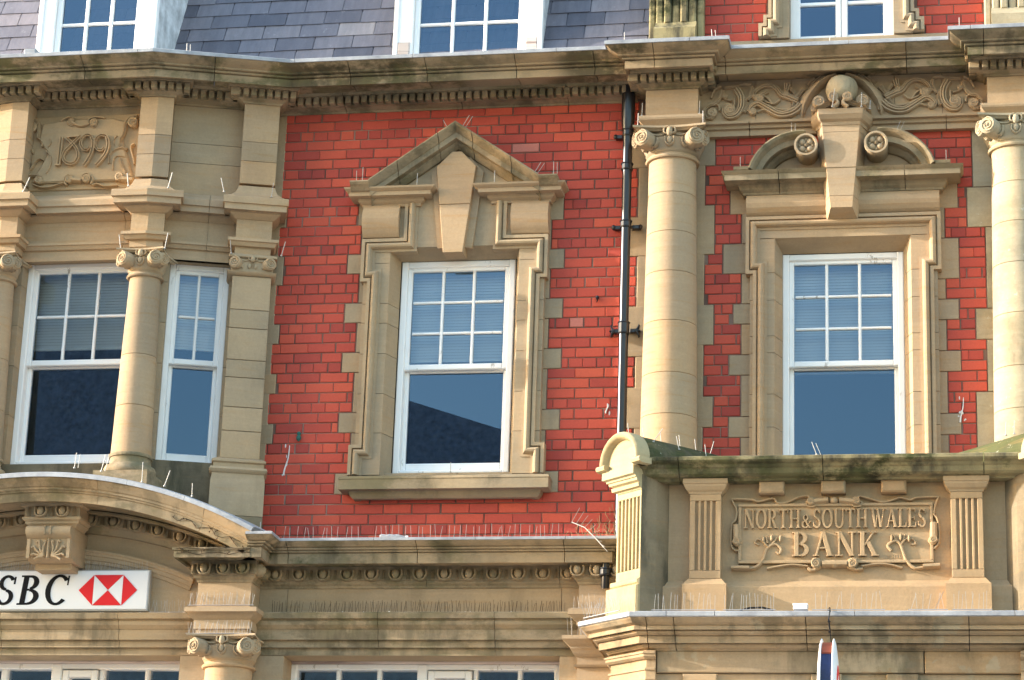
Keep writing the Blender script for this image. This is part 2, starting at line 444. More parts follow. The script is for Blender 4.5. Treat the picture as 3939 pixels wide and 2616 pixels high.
def wallgrid(mb, xs, zs, holes, v0, v1):
    for i in range(len(xs)-1):
        for j in range(len(zs)-1):
            xm, zm = (xs[i]+xs[i+1])/2, (zs[j]+zs[j+1])/2
            if any(a < xm < b and c < zm < d for a, b, c, d in holes): continue
            mb.box(xs[i], xs[i+1], v0, v1, zs[j], zs[j+1])
wallgrid(mb, (-5.70, -4.70, -3.45, -2.5), (5.9, 6.55, 8.55, 10.05), [(-4.70, -3.45, 6.55, 8.55)], -.18, -.0045)
build('mortar_bed', mb, 'mortar', wall_c)

QRL = sn([(8.235, 8.485, -1.885), (7.81, 7.975, -1.80), (7.385, 7.555, -1.83), (6.87, 7.04, -1.83)])
QRR = sn([(8.20, 8.465, -.012), (7.80, 7.96, -.02), (7.385, 7.555, -.012), (6.87, 7.03, -.02)])
mb = MB(); exr = [(a, -.5, z0, z1) for z0, z1, a in QRL]+[(-1.2, b, z0, z1) for z0, z1, b in QRR]
exr += [(-1.735, -.118, 6, 8.92), (-1.83, -.02, 8.77, 9.09)]
for i in range(16):
    za = 9.05+i*.024; hh = .435**2-(za-8.935)**2
    if hh > 0: exr.append((RA-.32-math.sqrt(hh), RA+.32+math.sqrt(hh), za, za+.024))
rq = sn([(9.16, 9.42), (8.43, 8.84), (7.69, 8.02), (6.93, 7.25)])
exr += [(-2.5, -1.955, a, b) for a, b in rq]+[(-2.5, -2.035, 6, 10)]
exr += [(a, .6, c, d) for c, d, a in sn([(8.90, 9.42, .11), (8.62, 8.90, .06), (7.95, 8.62, .20), (7.66, 7.95, .11), (7.22, 7.66, .19), (6.75, 7.22, .10), (6.3, 6.75, .19)])]
bricks(mb, -2.1, RA, 6.5, 9.425, exr); wall_r = build('brick_wall', mb, 'brick', B, smooth=False)
mb = MB(); bricks(mb, RA, .26, 6.5, 9.425, exr); build('brick_wall', mb, 'brick', B, smooth=False)
mb = MB(); wallgrid(mb, (-2.5, -1.53, -.31, .9), (5.9, 6.5, 8.5, 10.25), [(-1.53, -.31, 6.5, 8.5)], -.18, -.0045)
build('mortar_bed', mb, 'mortar', wall_r)
mb = MB(); exu = [(-1.53, -.31, 10.2, 12)]
for a, b, zz in ((-1.60, -.26, 10.36), (-1.535, -.31, 10.6)): exu.append((a, b, 10.2, zz))
bricks(mb, RA, .35, 10.27, 11.3, exu, ztop=11.30); build('brick_wall', mb, 'brick', B, smooth=False)
mb = MB(); bricks(mb, -2.06, RA, 10.27, 11.3, exu, ztop=11.30)
wall_u = build('brick_wall', mb, 'brick', B, smooth=False)
mb = MB(); wallgrid(mb, (-2.06, -1.36, -.48, .9), (10.25, 10.29, 11.4), [(-1.36, -.48, 10.29, 11.4)], -.18, -.0045)
build('mortar_bed', mb, 'mortar', wall_u)

# ---------------------------------------------------------------- toothed stone quoins set in the brick
def quoin(mb, u0, u1, z0, z1, v=.005):
    mb.rt(.25, .75); mb.block(u0+.002, u1-.002, -.03, v, z0+.003, z1-.003, .004)
zz = [8.90]+[z for a, b in CW_L for z in (b, a)]
for k in (0, 1):
    mb = MB()
    for a, b in CW_L[:-1]: quoin(mb, *((-5.003, -4.79) if k == 0 else (-3.38, -3.185)), a, b)
    for i in range(0, len(zz)-1, 2): quoin(mb, *((-4.892, -4.79) if k == 0 else (-3.38, -3.298)), zz[i+1], zz[i], .004)
    if k == 0: quoin(mb, -4.93, -4.80, 8.758, 9.10, .006); mb.t = .55; mb.block(-5.005, -4.0, -.03, .007, CW_L[-1][0], CW_L[-1][1])
    else: quoin(mb, -3.37, -3.20, 8.758, 9.10, .006); mb.t = .5; mb.block(-3.998, -3.183, -.03, .007, CW_L[-1][0], CW_L[-1][1])
    build('quoin_stones', mb, 'stone', B)
mb = MB()
for a, b in COLZ: quoin(mb, -2.688, -2.4, a, b, .008)
mb.t = .5; mb.block(-2.582, -2.3, -.03, .004, 6.5, 9.45); build('quoin_stones', mb, 'stone', B)
mb = MB()
for a, b in rq: quoin(mb, -2.2, -1.957, a, b, .008)
mb.block(-2.28, -2.037, -.03, .006, 6.5, 9.45); build('quoin_stones', mb, 'stone', B)
for Q_, a, b, k in ((QRL, -1.733, -1.60, 0), (QRR, -.25, -.12, 1)):
    mb = MB()
    for z0, z1, e in Q_: quoin(mb, *((e, -1.60) if k == 0 else (-.25, e)), z0, z1)
    zs = [8.9]+[z for z0, z1, _ in Q_ for z in (z1, z0)]+[6.5]
    for i in range(0, len(zs)-1, 2): quoin(mb, a, b, zs[i+1], zs[i], .004)
    if k == 0: quoin(mb, -1.83, -1.66, 8.758, 9.10, .006)
    else: quoin(mb, -.18, -.012, 8.758, 9.10, .006)
    build('quoin_stones', mb, 'stone2', B)
mb = MB()
for i, (a, b, c, d) in enumerate(exr[-7:]): quoin(mb, a, .5, c, d, .005+.0008*i)
build('quoin_stones', mb, 'pale', B)
mb = MB()
for a, b in bayq: quoin(mb, -5.75, -5.552, a, b, .008)
mb.t = .45; mb.block(-5.75, -5.60, -.03, .006, 5.95, 9.80)
build('quoin_stones', mb, 'stone', B)

# ---------------------------------------------------------------- sash windows
def sash_window(F, u0, u1, z0, z1, zr, cols, rows, v, blind=None, name='sash_window', curl=False):
    fw_, st = .052, .042
    mb = MB(); mb.F = F
    for a, b in ((u0, u0+fw_), (u1-fw_, u1)): mb.block(a, b, v-.16, v, z0, z1, .008)
    mb.block(u0+fw_, u1-fw_, v-.16, v-.004, z1-fw_, z1, .008); mb.block(u0+fw_, u1-fw_, v-.16, v-.002, z0, z0+.03, .008)
    root = build(name, mb, 'white', B)
    a, b = u0+fw_-.004, u1-fw_+.004; vu, vl = v-.025, v-.075
    mb = MB(); mb.F = F
    mb.block(a, a+st, vu-.045, vu, zr, z1-fw_, .008); mb.block(b-st, b, vu-.045, vu, zr, z1-fw_, .008)
    mb.block(a+st, b-st, vu-.045, vu-.001, z1-fw_-.03, z1-fw_+.01, .006); mb.block(a+st, b-st, vu-.045, vu-.001, zr, zr+.05, .008)
    W_ = b-a-2*st; zb, zt = zr+.05, z1-fw_-.03
    for i in range(1, cols): mb.block(a+st+W_*i/cols-.012, a+st+W_*i/cols+.012, vu-.04, vu-.006, zb, zt, .007)
    for j in range(1, rows):
        for i in range(cols): mb.block(a+st+W_*i/cols+.012, a+st+W_*(i+1)/cols-.012, vu-.04, vu-.008, zb+(zt-zb)*j/rows-.011, zb+(zt-zb)*j/rows+.011, .007)
    build('upper_sash', mb, 'white', root)
    mb = MB(); mb.F = F
    mb.block(a, a+st-.004, vl-.045, vl, z0+.03, zr+.03, .008); mb.block(b-st+.004, b, vl-.045, vl, z0+.03, zr+.03, .008)
    mb.block(a+st-.004, b-st+.004, vl-.045, vl-.001, zr-.012, zr+.03, .006); mb.block(a+st-.004, b-st+.004, vl-.045, vl-.001, z0+.03, z0+.105, .01)
    build('lower_sash', mb, 'white', root)
    mb = MB(); mb.F = F
    for vv, c, d in ((vu-.028, zr+.03, z1-fw_), (vl-.028, z0+.09, zr)):
        mb.add([F(a+.01, vv, c), F(b-.01, vv, c), F(b-.01, vv, d), F(a+.01, vv, d)], [(0, 1, 2, 3)])
    build('glass', mb, 'glass', root, smooth=False)
    if blind:
        mb = MB(); mb.F = F; z = z1-.03; vb = v-.20
        mb.box(u0+.02, u1-.02, vb-.02, vb+.02, z1-.05, z1-.005)
        while z > blind:
            mb.add([F(u0+.03, vb+.008, z-.0285), F(u1-.03, vb+.008, z-.0285), F(u1-.03, vb-.006, z), F(u0+.03, vb-.006, z)], [(0, 1, 2, 3)]); z -= .025
        mb.box(u0+.03, u1-.03, vb-.012, vb+.012, blind-.02, blind)
        build('blind', mb, 'blind', root, smooth=False)
    return root
sash_window(F0, -4.557, -3.600, 6.645, 8.457, 7.525, 3, 3, -.08, 7.66)
sash_window(F0, -1.412, -.448, 6.60, 8.432, 7.488, 3, 3, -.08, 7.50)
FWIN = Fr(BA, -.215, 0)
sash_window(FWIN, -.487, .487, 6.68, 8.425, 7.535, 3, 2, 0, 7.74)
nx, ny = math.sin(R(BETA)), math.cos(R(BETA))
FBW = Fr(-6.58-.27*math.sin(R(BETA)), -.524+.27*math.cos(R(BETA)), BETA)      # canted side, window plane
sash_window(FBW, .200, .702, 6.69, 8.405, 7.54, 2, 2, .0, 7.74)
FLW = Fr(-7.86+.27*math.sin(R(BETA)), -.524+.27*math.cos(R(BETA)), -BETA)
sash_window(FLW, -.702, -.200, 6.69, 8.405, 7.54, 2, 2, .0, 7.74)

# dim rooms behind the glass
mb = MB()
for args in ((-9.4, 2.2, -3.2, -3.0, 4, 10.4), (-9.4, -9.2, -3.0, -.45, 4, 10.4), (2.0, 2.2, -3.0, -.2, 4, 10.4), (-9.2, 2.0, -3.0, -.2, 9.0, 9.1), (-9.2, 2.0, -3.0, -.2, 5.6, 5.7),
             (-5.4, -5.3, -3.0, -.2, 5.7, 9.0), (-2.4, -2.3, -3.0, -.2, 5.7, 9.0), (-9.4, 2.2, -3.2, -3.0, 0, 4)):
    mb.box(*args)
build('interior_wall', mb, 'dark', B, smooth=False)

# ---------------------------------------------------------------- moulded surrounds
def sweep2(mb, path, prof, side=1):      # path [(u,z)], prof [(across, v)] across measured to the right of travel
    P = [Vector(p) for p in path]; D = [(P[i+1]-P[i]).normalized() for i in range(len(P)-1)]
    N = [Vector((d.y, -d.x))*side for d in D]; secs = []
    for i in range(len(P)):
        if i == 0: n = N[0]
        elif i == len(P)-1: n = N[-1]
        else:
            k = (N[i-1]+N[i]).normalized(); n = k/max(.2, k.dot(N[i]))
        secs.append([mb.F(P[i].x+n.x*a, v, P[i].y+n.y*a) for a, v in prof])
    mb.loft(secs)
ARCHI = [(0, .0), (0, .100), (.028, .102), (.030, .078), (.036, .078), (.040, .100), (.050, .118), (.064, .124), (.078, .118), (.088, .098), (.091, .082), (.112, .080), (.114, .0)]
def mirror(path, ax): return [(2*ax-u, z) for u, z in path]
def splay(mb, uo0, uo1, zo, ui0, ui1, zi, zbot, vo, vi, joints):
    zs = [zbot]+[z for z in joints if z < zi]
    for i in range(len(zs)):
        za = zs[i]; zb_o = zs[i+1]-.004 if i+1 < len(zs) else zo; zb_i = zs[i+1]-.004 if i+1 < len(zs) else zi
        mb.rt(.35, .65)
        for a, b in ((uo0, ui0), (uo1, ui1)):
            o = -.05 if a < b else .05
            secs = [[mb.F(a, vo, za), mb.F(b, vi, za), mb.F(b+o, vi-.02, za), mb.F(a+o, vo-.02, za)],
                    [mb.F(a, vo, zb_o), mb.F(b, vi, zb_i), mb.F(b+o, vi-.02, zb_i), mb.F(a+o, vo-.02, zb_o)]]
            mb.loft(secs)
    mb.t = .45
    mb.loft([[mb.F(uo0, vo, zo), mb.F(ui0, vi, zi), mb.F(ui0, vi-.02, zi+.05), mb.F(uo0, vo-.02, zo+.05)],
             [mb.F(uo1, vo, zo), mb.F(ui1, vi, zi), mb.F(ui1, vi-.02, zi+.05), mb.F(uo1, vo-.02, zo+.05)]])

# central window surround
JC = [6.95, 7.28, 7.62, 7.88, 8.05]
mb = MB()
zs = [6.60]+JC+[8.40, 8.53]
for i in range(len(zs)-1):
    mb.rt(.35, .62)
    for a, b in ((-4.84, -4.625), (-3.545, -3.33)): mb.box(a, b, -.05, .072, zs[i], zs[i+1]-.004)
mb.t = .5; mb.prism([(-4.80, 8.53), (-3.37, 8.53), (-3.37, 9.05), (CA, 9.42), (-4.80, 9.05)], -.05, .07)
splay(mb, -4.625, -3.545, 8.53, -4.565, -3.592, 8.46, 6.60, .072, -.09, JC)
sur = build('window_surround', mb, 'stone', B)
pl = [(-4.885, 6.595), (-4.885, 6.845), (-4.805, 6.845), (-4.805, 8.235), (-4.865, 8.235), (-4.865, 8.605), (-4.515, 8.605), (-4.515, 8.905)]
mb = MB(); mb.t = .52; sweep2(mb, pl, ARCHI); build('architrave', mb, 'stone', sur)
mb = MB(); mb.t = .52; sweep2(mb, mirror(pl, CA), ARCHI, -1); build('architrave', mb, 'stone', sur)
for sgn in (-1, 1):
    mb = MB()                                  # pulvinated blocks with their small cornices
    a, b = sorted((CA+sgn*.78, CA+sgn*.44)); mb.t = .6
    prof = [(.0, 8.62), (.085, 8.62), (.10, 8.64), (.125, 8.68), (.142, 8.73), (.148, 8.77), (.142, 8.81), (.125, 8.86), (.10, 8.895), (.0, 8.895)]
    a2, b2 = (a, b-.03) if sgn < 0 else (a+.03, b)
    mb.loft([[F0(a2, v, z) for v, z in prof], [F0(b2, v, z) for v, z in prof]])
    a, b = sorted((CA+sgn*.772, CA+sgn*.318)); mb.t = .45
    mb.sweep([(a, 0), (a, -.075), (b, -.075), (b, 0)], [(-.02, 8.885), (.022, 8.885), (.022, 8.905), (.05, 8.925), (.055, 8.95), (.118, 8.952), (.118, 8.985), (.13, 8.99), (.15, 9.005), (.155, 9.02), (-.02, 9.02)])
    build('pediment_block', mb, 'stone2', sur)
RK = [(0, .0), (0, .270), (.012, .275), (.03, .262), (.05, .235), (.07, .215), (.075, .203), (.124, .200), (.128, .140), (.145, .135), (.165, .115), (.185, .095), (.19, .0)]
mb = MB()
def rk(u, z, f=1, cut=99): return [F0(u, v, z-min(n*f, cut)) for n, v in RK]
def lerp(a, b, t): return [tuple(p+(q-p)*t for p, q in zip(x, y)) for x, y in zip(a, b)]
for sgn in (-1, 1):
    e0 = rk(CA+sgn*.868, 9.062, 1, .075); k0 = rk(CA+sgn*.712, 9.07); ap = rk(CA, 9.562)
    mb.rt(.3, .6); mb.loft([e0, rk(CA+sgn*.712, 9.062, 1, .075)])
    cuts = [0, .33, .80, 1]
    for i in range(3):
        mb.rt(.3, .6); mb.loft([lerp(k0, ap, cuts[i]+(.004 if i else 0)), lerp(k0, ap, cuts[i+1]-(.004 if i < 2 else 0))])
build('pediment', mb, 'cornice' if False else 'ledge', sur)
mb = MB(); mb.t = .42
mb.prism([(-4.305, 9.17), (CA-.10, 9.31), (CA-.08, 8.51), (-4.225, 8.505)], .05, .095); mb.prism([(CA+.10, 9.31), (-3.865, 9.17), (-3.935, 8.505), (CA+.08, 8.51)], .05, .095)
mb.t = .72; mb.prism([(-4.25, 9.205), (CA-.04, 9.335), (CA+.04, 9.335), (-3.92, 9.205), (-3.955, 8.872), (-4.214, 8.872)], .05, .15, .004)
mb.t = .60; mb.prism([(-4.2135, 8.868), (-3.9555, 8.868), (-4.003, 8.45), (-4.167, 8.45)], -.02, .15, .004)
build('keystone', mb, 'stone2', sur)
mb = MB(); mb.t = .5
mb.sweep([(-4.80, 0), (-4.80, -.05), (-3.36, -.05), (-3.36, 0)], [(-.02, 6.40), (.03, 6.40), (.05, 6.42), (.06, 6.445), (.065, 6.455), (.13, 6.455), (.13, 6.535), (.135, 6.54), (.13, 6.56), (.0, 6.60), (-.02, 6.60)])
build('sill', mb, 'ledge', sur)

# right window surround
JR = [6.95, 7.22, 7.56, 7.70, 8.0, 8.23]
mb = MB(); zs = [6.5]+JR+[8.52]
for i in range(len(zs)-1):
    mb.rt(.4, .7)
    for a, b in ((-1.66, -1.465), (-.385, -.18)): mb.box(a, b, -.05, .072, zs[i], zs[i+1]-.004)
mb.t = .55; mb.box(-1.66, -.18, -.05, .072, 8.522, 8.90)
splay(mb, -1.465, -.385, 8.52, -1.41, -.45, 8.437, 6.5, .072, -.09, JR)
sur2 = build('window_surround', mb, 'stone2', B)
mb = MB(); mb.t = .6
pl = [(-1.635, 6.5), (-1.635, 8.215), (-1.695, 8.215), (-1.695, 8.70), (RA, 8.70)]
pl = pl+[(2*RA-u, z) for u, z in pl[-2::-1]]
sweep2(mb, pl, ARCHI); build('architrave', mb, 'stone2', sur2)
mb = MB(); mb.t = .62
prof = [(.0, 8.71), (.085, 8.71), (.11, 8.73), (.135, 8.765), (.145, 8.80), (.135, 8.84), (.11, 8.875), (.085, 8.888), (0, 8.888)]
mb.loft([[F0(u, v, z) for v, z in prof] for u in (-1.69, -.155)])
build('pulvinated_frieze', mb, 'stone2', sur2)
mb = MB(); mb.t = .42
prof = [(-.02, 8.885), (.025, 8.885), (.025, 8.905), (.05, 8.925), (.06, 8.955), (.065, 8.962), (.165, 8.965), (.165, 9.012), (.175, 9.02), (.19, 9.04), (-.02, 9.045)]
mb.sweep([(RA-.77, 0), (RA-.77, -.075), (RA+.77, -.075), (RA+.77, 0)], prof, joints=[.075+.27, .075+1.27])
build('lower_cornice', mb, 'ledge', sur2)
AR = [(0, .0), (0, .262), (-.012, .268), (-.03, .255), (-.048, .225), (-.055, .205), (-.10, .20), (-.105, .13), (-.125, .12), (-.15, .09), (-.16, .0)]
for sgn in (-1, 1):
    mb = MB(); mb.rt(.35, .55)
    secs = []
    for i in range(15):
        a = R(17+(95-17)*i/14); secs.append([F0(RA+sgn*(.325+(.437+n)*math.cos(a)), v, 8.935+(.437+n)*math.sin(a)) for n, v in AR])
        if i == 5: mb.loft(secs); secs = [[tuple(p) for p in secs[-1]]]; mb.rt(.35, .6)
    mb.loft(secs)
    a, b = sorted((RA+sgn*.74, RA+sgn*.86)); mb.rt(.35, .5)
    secs = [[F0(u, v, z) for v, z in ((0, 9.0), (.205, 9.0), (.215, 9.02), (.255, 9.05), (.262, 9.075), (0, 9.075))] for u in (a, b)]
    mb.loft(secs)
    build('broken_pediment', mb, 'ledge', sur2)
mb = MB(); mb.t = .5
mb.prism([(RA-.66, 9.03)]+[(RA+.66*math.cos(R(a)), 9.03+.27*math.sin(R(a))) for a in range(160, 10, -12)]+[(RA+.66, 9.03)], -.02, .06)
build('tympanum', mb, 'stone2', sur2)
for sgn in (-1, 1):
    mb = MB(); u, z = RA+sgn*.278, 9.232; mb.t = .5
    mb.cyl(u, z, .0, .262, .090, 28)
    n = 28; ring = []
    for i in range(n+1):
        a = 2*math.pi*i/n; ring.append([F0(u+r_*math.cos(a), v, z+r_*math.sin(a)) for r_, v in ((.094, .245), (.094, .30), (.078, .30), (.070, .266))])
    mb.loft(ring, closed=False, caps=False)
    for k in range(4):
        a = R(45+90*k); mb.ell(u+.042*math.cos(a), .268, z+.042*math.sin(a), .028, .022, .028, 8, 5)
        a = R(90*k); mb.ell(u+.050*math.cos(a), .266, z+.050*math.sin(a), .013, .012, .013, 6, 5)
    for k in range(6):
        a = R(60*k); mb.ell(u+.012*math.cos(a), .280, z+.012*math.sin(a), .006, .012, .006, 6, 4)
    mb.ell(u, .284, z, .007, .012, .007, 6, 4)
    build('rosette_scroll', mb, 'stone', sur2)
mb = MB(); mb.t = .55
def kst(zt, zb, ht, hb, ft, fb, vt, vb):      # tapering block with canted sides
    mb.loft([[F0(RA+x, v, z) for x, v in ((-h, .0), (-h, .12), (-f, vv), (f, vv), (h, .12), (h, .0))] for z, h, f, vv in ((zt, ht, ft, vt), (zb, hb, fb, vb))])
kst(9.40, 9.345, .198, .190, .150, .144, .262, .262); mb.t = .48; kst(9.342, 8.80, .190, .137, .144, .094, .262, .258); mb.t = .6
mb.loft([[F0(RA+x, v, z) for x, v in pts] for z, pts in ((8.796, ((-.137, 0), (-.137, .12), (-.094, .258), (.094, .258), (.137, .12), (.137, 0))),
         (8.70, ((-.128, 0), (-.128, .12), (-.085, .258), (.085, .258), (.128, .12), (.128, 0))), (8.645, ((-.124, 0), (-.124, .10), (-.120, .10), (.120, .10), (.124, .10), (.124, 0))))])
mb.t = .45
cap = [(z, h, f, v) for z, h, f, v in ((9.40, .20, .15, .268), (9.425, .205, .153, .275), (9.44, .225, .165, .30), (9.475, .245, .175, .325), (9.52, .247, .178, .328))]
mb.loft([[F0(RA+x, v, z) for x, v in ((-h, .0), (-h, .14), (-f, vv), (f, vv), (h, .14), (h, .0))] for z, h, f, vv in cap])
ks = build('keystone', mb, 'stone2', sur2)
mb = MB(); mb.t = .62
mb.ell(RA+.008, .22, 9.716, .130, .130, .130, 32, 20)
def wob(p):
    q = Vector((p[0]-RA-.008, p[1]+.22, p[2]-9.716)); f = 1+.022*math.sin(q.x*41+1)*math.sin(q.z*37+2)+.02*math.sin(q.x*23-q.z*29+.6)
    return tuple(Vector((RA+.008, -.22, 9.716))+q*f)
mb.v = [wob(p) for p in mb.v]
build('globe', mb, 'pale', sur2)
for sgn in (-1, 1):                                    # leafy
    mb = MB(); mb.t = .5
    mb.volute(RA+sgn*.175, 9.60, .050, .10, .30, 1.6, sgn > 0, 0)
    mb.volute(RA+sgn*.056, 9.618, .040, .15, .345, 1.5, sgn < 0, 90)
    mb.volute(RA+sgn*.215, 9.555, .026, .05, .26, 1.2, sgn < 0, 90)
    mb.relief([(sgn*.20, 9.525), (sgn*.12, 9.56), (sgn*.04, 9.60), (sgn*.0, 9.63)], .06, .05, .27, (.6, 1), 'leaf', cx=RA)
    mb.relief([(sgn*.06, 9.53), (sgn*.02, 9.57), (sgn*.055, 9.62)], .04, .04, .31, (1, .7), 'round', cx=RA)
    hood = []
    for x, z, wd, dv in ((.03, 9.865, .05, .24), (.10, 9.845, .06, .235), (.17, 9.80, .07, .21), (.235, 9.725, .085, .19), (.28, 9.65, .085, .17), (.30, 9.59, .075, .15), (.305, 9.545, .05, .12)):
        hood.append([F0(RA+sgn*(x-.012), .09, z-.02), F0(RA+sgn*x, dv-.03, z-.01), F0(RA+sgn*(x+.012), dv, z), F0(RA+sgn*(x+wd*.5), dv-.02, z+.008), F0(RA+sgn*(x+wd), dv-.08, z+.012), F0(RA+sgn*(x+wd), .09, z+.01)])
    mb.loft(hood)
    build('globe_scrolls', mb, 'stone2', sur2)

# ---------------------------------------------------------------- main cornice
CROWN = [(-.42, 9.888), (-.03, 9.885), (-.025, 9.855), (0, 9.855), (0, 9.920), (-.010, 9.926), (.020, 9.928), (.024, 9.942), (.016, 9.948), (.050, 9.950), (.054, 9.962), (.075, 9.972), (.105, 9.985), (.128, 10.0), (.14, 10.012), (.14, 10.02), (-.42, 10.03)]
LEAD = [(-.42, 10.032), (.142, 10.018), (.142, 10.010), (.150, 10.012), (.151, 10.040), (.135, 10.049), (-.42, 10.062)]
crown_path = [(-10.2, -.42), (-8.971, -.42), (-7.896, -.759), (-6.544, -.759), (-5.469, -.42), (-2.645, -.42), (-2.645, -.52), (-1.935, -.52), (-1.935, -.33), (.09, -.33), (.09, -.52), (.82, -.52)]
mb = MB(); mb.sweep(crown_path, CROWN, joints=[1.6, 3.1, 4.2, 5.35, 6.0, 6.75, 7.4, 8.0, 8.75, 10.2, 11.0, 11.6], rt=(.25, .7))
cor = build('cornice', mb, 'cornice', B)
random.seed(3)
mb = MB(); mb.sweep(crown_path, LEAD, joints=[1.2, 2.4, 3.6, 4.9, 5.9, 7.1, 8.3, 9.75, 10.9, 11.4], gap=.004)
mb.block(-7.66, -7.56, .78, .875, 10.05, 10.10)
build('lead_flashing', mb, 'lead', cor)
def bed(k=1.0, d=.17): return [(-.04, 9.772), (.015, 9.772), (.02, 9.786), (.05*k, 9.793), (.065*k, 9.800), (d-.06, 9.801), (d-.06, 9.869), (d+.02, 9.870), (d+.03, 9.895), (-.04, 9.895)]
def dentils(mb, path, d, pitch=.0685, w_=.046, skip_ends=True):
    for i in range(len(path)-1):
        a, b = Vector(path[i]), Vector(path[i+1]); L = (b-a).length; t = (b-a)/L; n = Vector((t.y, -t.x)); F = Fr(a.x, a.y, math.degrees(math.atan2(t.y, t.x)))
        lo, hi = 0, L
        if i > 0:
            h_ = math.tan(math.acos(max(-1, min(1, (a-Vector(path[i-1])).normalized().dot(t))))/2); lo = -d*h_+(.03 if h_ < .5 else .105)
        if i+1 < len(path)-1:
            h_ = math.tan(math.acos(max(-1, min(1, t.dot((Vector(path[i+2])-b).normalized()))))/2); hi = L+d*h_
        k = max(1, round((hi-lo-w_)/pitch)); mb.F = F
        for j in range(k+1):
            x = lo+(hi-lo-w_)*j/k; mb.rt(.35, .6); mb.block(x, x+w_, d-.08, d, 9.803+.001, 9.868, .004)
    mb.F = F0
pw = [(-5.68, 0), (-2.60, 0)]; mb = MB(); mb.sweep(pw, bed(), joints=[.6, 1.6, 2.5], rt=(.3, .55)); dentils(mb, pw, .168); build('dentil_band', mb, 'ledge', cor)
pb = [(-9.0, -.039), (-7.945, -.334), (-6.495, -.334), (-5.66, -.071)]
mb = MB(); mb.t = .45; mb.sweep(pb, bed(1, .16)); dentils(mb, pb, .16); build('dentil_band', mb, 'ledge', cor)
tb = (math.cos(R(BETA)), math.sin(R(BETA)))
def on(u, back=0): return (-6.58+u*tb[0]-back*tb[1], -.524+u*tb[1]+back*tb[0])
def onl(u, back=0): x, y = on(u, back); return (2*BA-x, y)
PIL = [[(-6.725, -.30), (-6.725, -.524), (-6.58, -.524), on(.135), on(.135, .2)],
       [on(.725, .2), on(.725), on(1.02), on(1.02, .3)],
       [onl(.135, .2), onl(.135), (2*BA+6.58, -.524), (2*BA+6.725, -.524), (2*BA+6.725, -.30)]]
for p in PIL: mb = MB(); mb.t = .5; mb.sweep(p, bed(.8, .125)); dentils(mb, p, .125); build('dentil_band', mb, 'ledge', cor)
pk = [(-2.503, .0), (-2.503, -.25), (-2.075, -.25), (-2.075, .0)]
pk2 = [(.232, .0), (.232, -.25), (.70, -.25), (.70, .0)]
for p in (pk, pk2): mb = MB(); mb.t = .6; mb.sweep(p, bed(1, .135)); dentils(mb, p, .135); build('dentil_band', mb, 'ledge', cor)

# ---------------------------------------------------------------- bay: walls, pilasters, corner columns
FP = Fr(BA, -.334); FC = Fr(-6.495, -.334, BETA); FCL = Fr(2*BA+6.495, -.334, -BETA)
mb = MB()
def wallrows(mb, F, u0, u1, zs, hole=None, v0=-.25):
    mb.F = F
    for i in range(len(zs)-1):
        z0, z1 = zs[i], zs[i+1]-.004
        if hole and hole[2]-.01 <= z0 and z1 <= hole[3]+.01:
            mb.rt(.3, .6); mb.box(u0, hole[0], v0, 0, z0, z1); mb.rt(.3, .6); mb.box(hole[1], u1, v0, 0, z0, z1)
        else: mb.rt(.2, .7); mb.box(u0, u1, v0, 0, z0, z1)
    mb.F = F0
zz = [6.3, 6.66, 7.08, 7.50, 7.85, 8.20, 8.415, 8.60, 8.95, 9.265, 9.44, 9.80]
wallrows(mb, FP, -.71, .71, zz[1:], (-.485, .485, 6.66, 8.415))
wallrows(mb, FC, .0, .86, [6.69]+zz[2:5]+[8.20, 8.40]+zz[6:], (.065, .56, 6.69, 8.40))
wallrows(mb, FCL, -.86, .0, [6.69]+zz[2:5]+[8.20, 8.40]+zz[6:], (-.56, -.065, 6.69, 8.40))
bay = build('bay_wall', mb, 'stone', B)
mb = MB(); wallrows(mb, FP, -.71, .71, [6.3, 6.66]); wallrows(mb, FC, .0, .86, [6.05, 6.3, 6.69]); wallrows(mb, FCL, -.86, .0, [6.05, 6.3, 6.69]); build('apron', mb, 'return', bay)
ENTP = [(-.05, 8.44), (0, 8.44), (0, 8.495), (.03, 8.50), (.045, 8.53), (.06, 8.535), (.06, 8.56), (.0, 8.568), (0, 8.738), (.012, 8.742), (.03, 8.755), (.058, 8.778), (.062, 8.797), (.114, 8.797), (.116, 8.789), (.124, 8.789), (.124, 8.840), (.142, 8.843), (.142, 8.895), (.139, 8.902), (.10, 8.914), (.06, 8.933), (.03, 8.963), (.012, 9.0), (.002, 9.035), (-.05, 9.06)]
ENTW = [(-.05, 8.40), (0.004, 8.40), (.004, 8.488), (.025, 8.492), (.04, 8.52), (.052, 8.525), (.052, 8.546), (.004, 8.56), (.004, 8.738), (.014, 8.742), (.03, 8.755), (.055, 8.778), (.058, 8.797), (.104, 8.797), (.106, 8.789), (.115, 8.789), (.115, 8.840), (.131, 8.843), (.131, 8.895), (.127, 8.902), (.008, 8.985), (-.05, 9.0)]
mb = MB(); mb.t = .5; mb.sweep(pb, ENTW, joints=[1.3, 2.2, 2.9, 3.4], gap=.004, rt=(.4, .6))
build('string_course', mb, 'stone2', bay)
names = []
for k, p in enumerate(PIL):
    mb = MB(); cuts = [9.06, 9.262, 9.435, 9.775]
    for i in range(3):
        mb.rt(.2, .85); mb.sweep(p, [(-.05, cuts[i]), (0, cuts[i]), (0, cuts[i+1]-.004), (-.05, cuts[i+1]-.004)])
    mb.t = .55; mb.sweep(p, ENTP if k != 1 else [(o if o < .06 else .06+(o-.06)*.75, z) for o, z in ENTP]); pil = build('bay_pilaster', mb, 'stone2', B)
    names.append(pil)
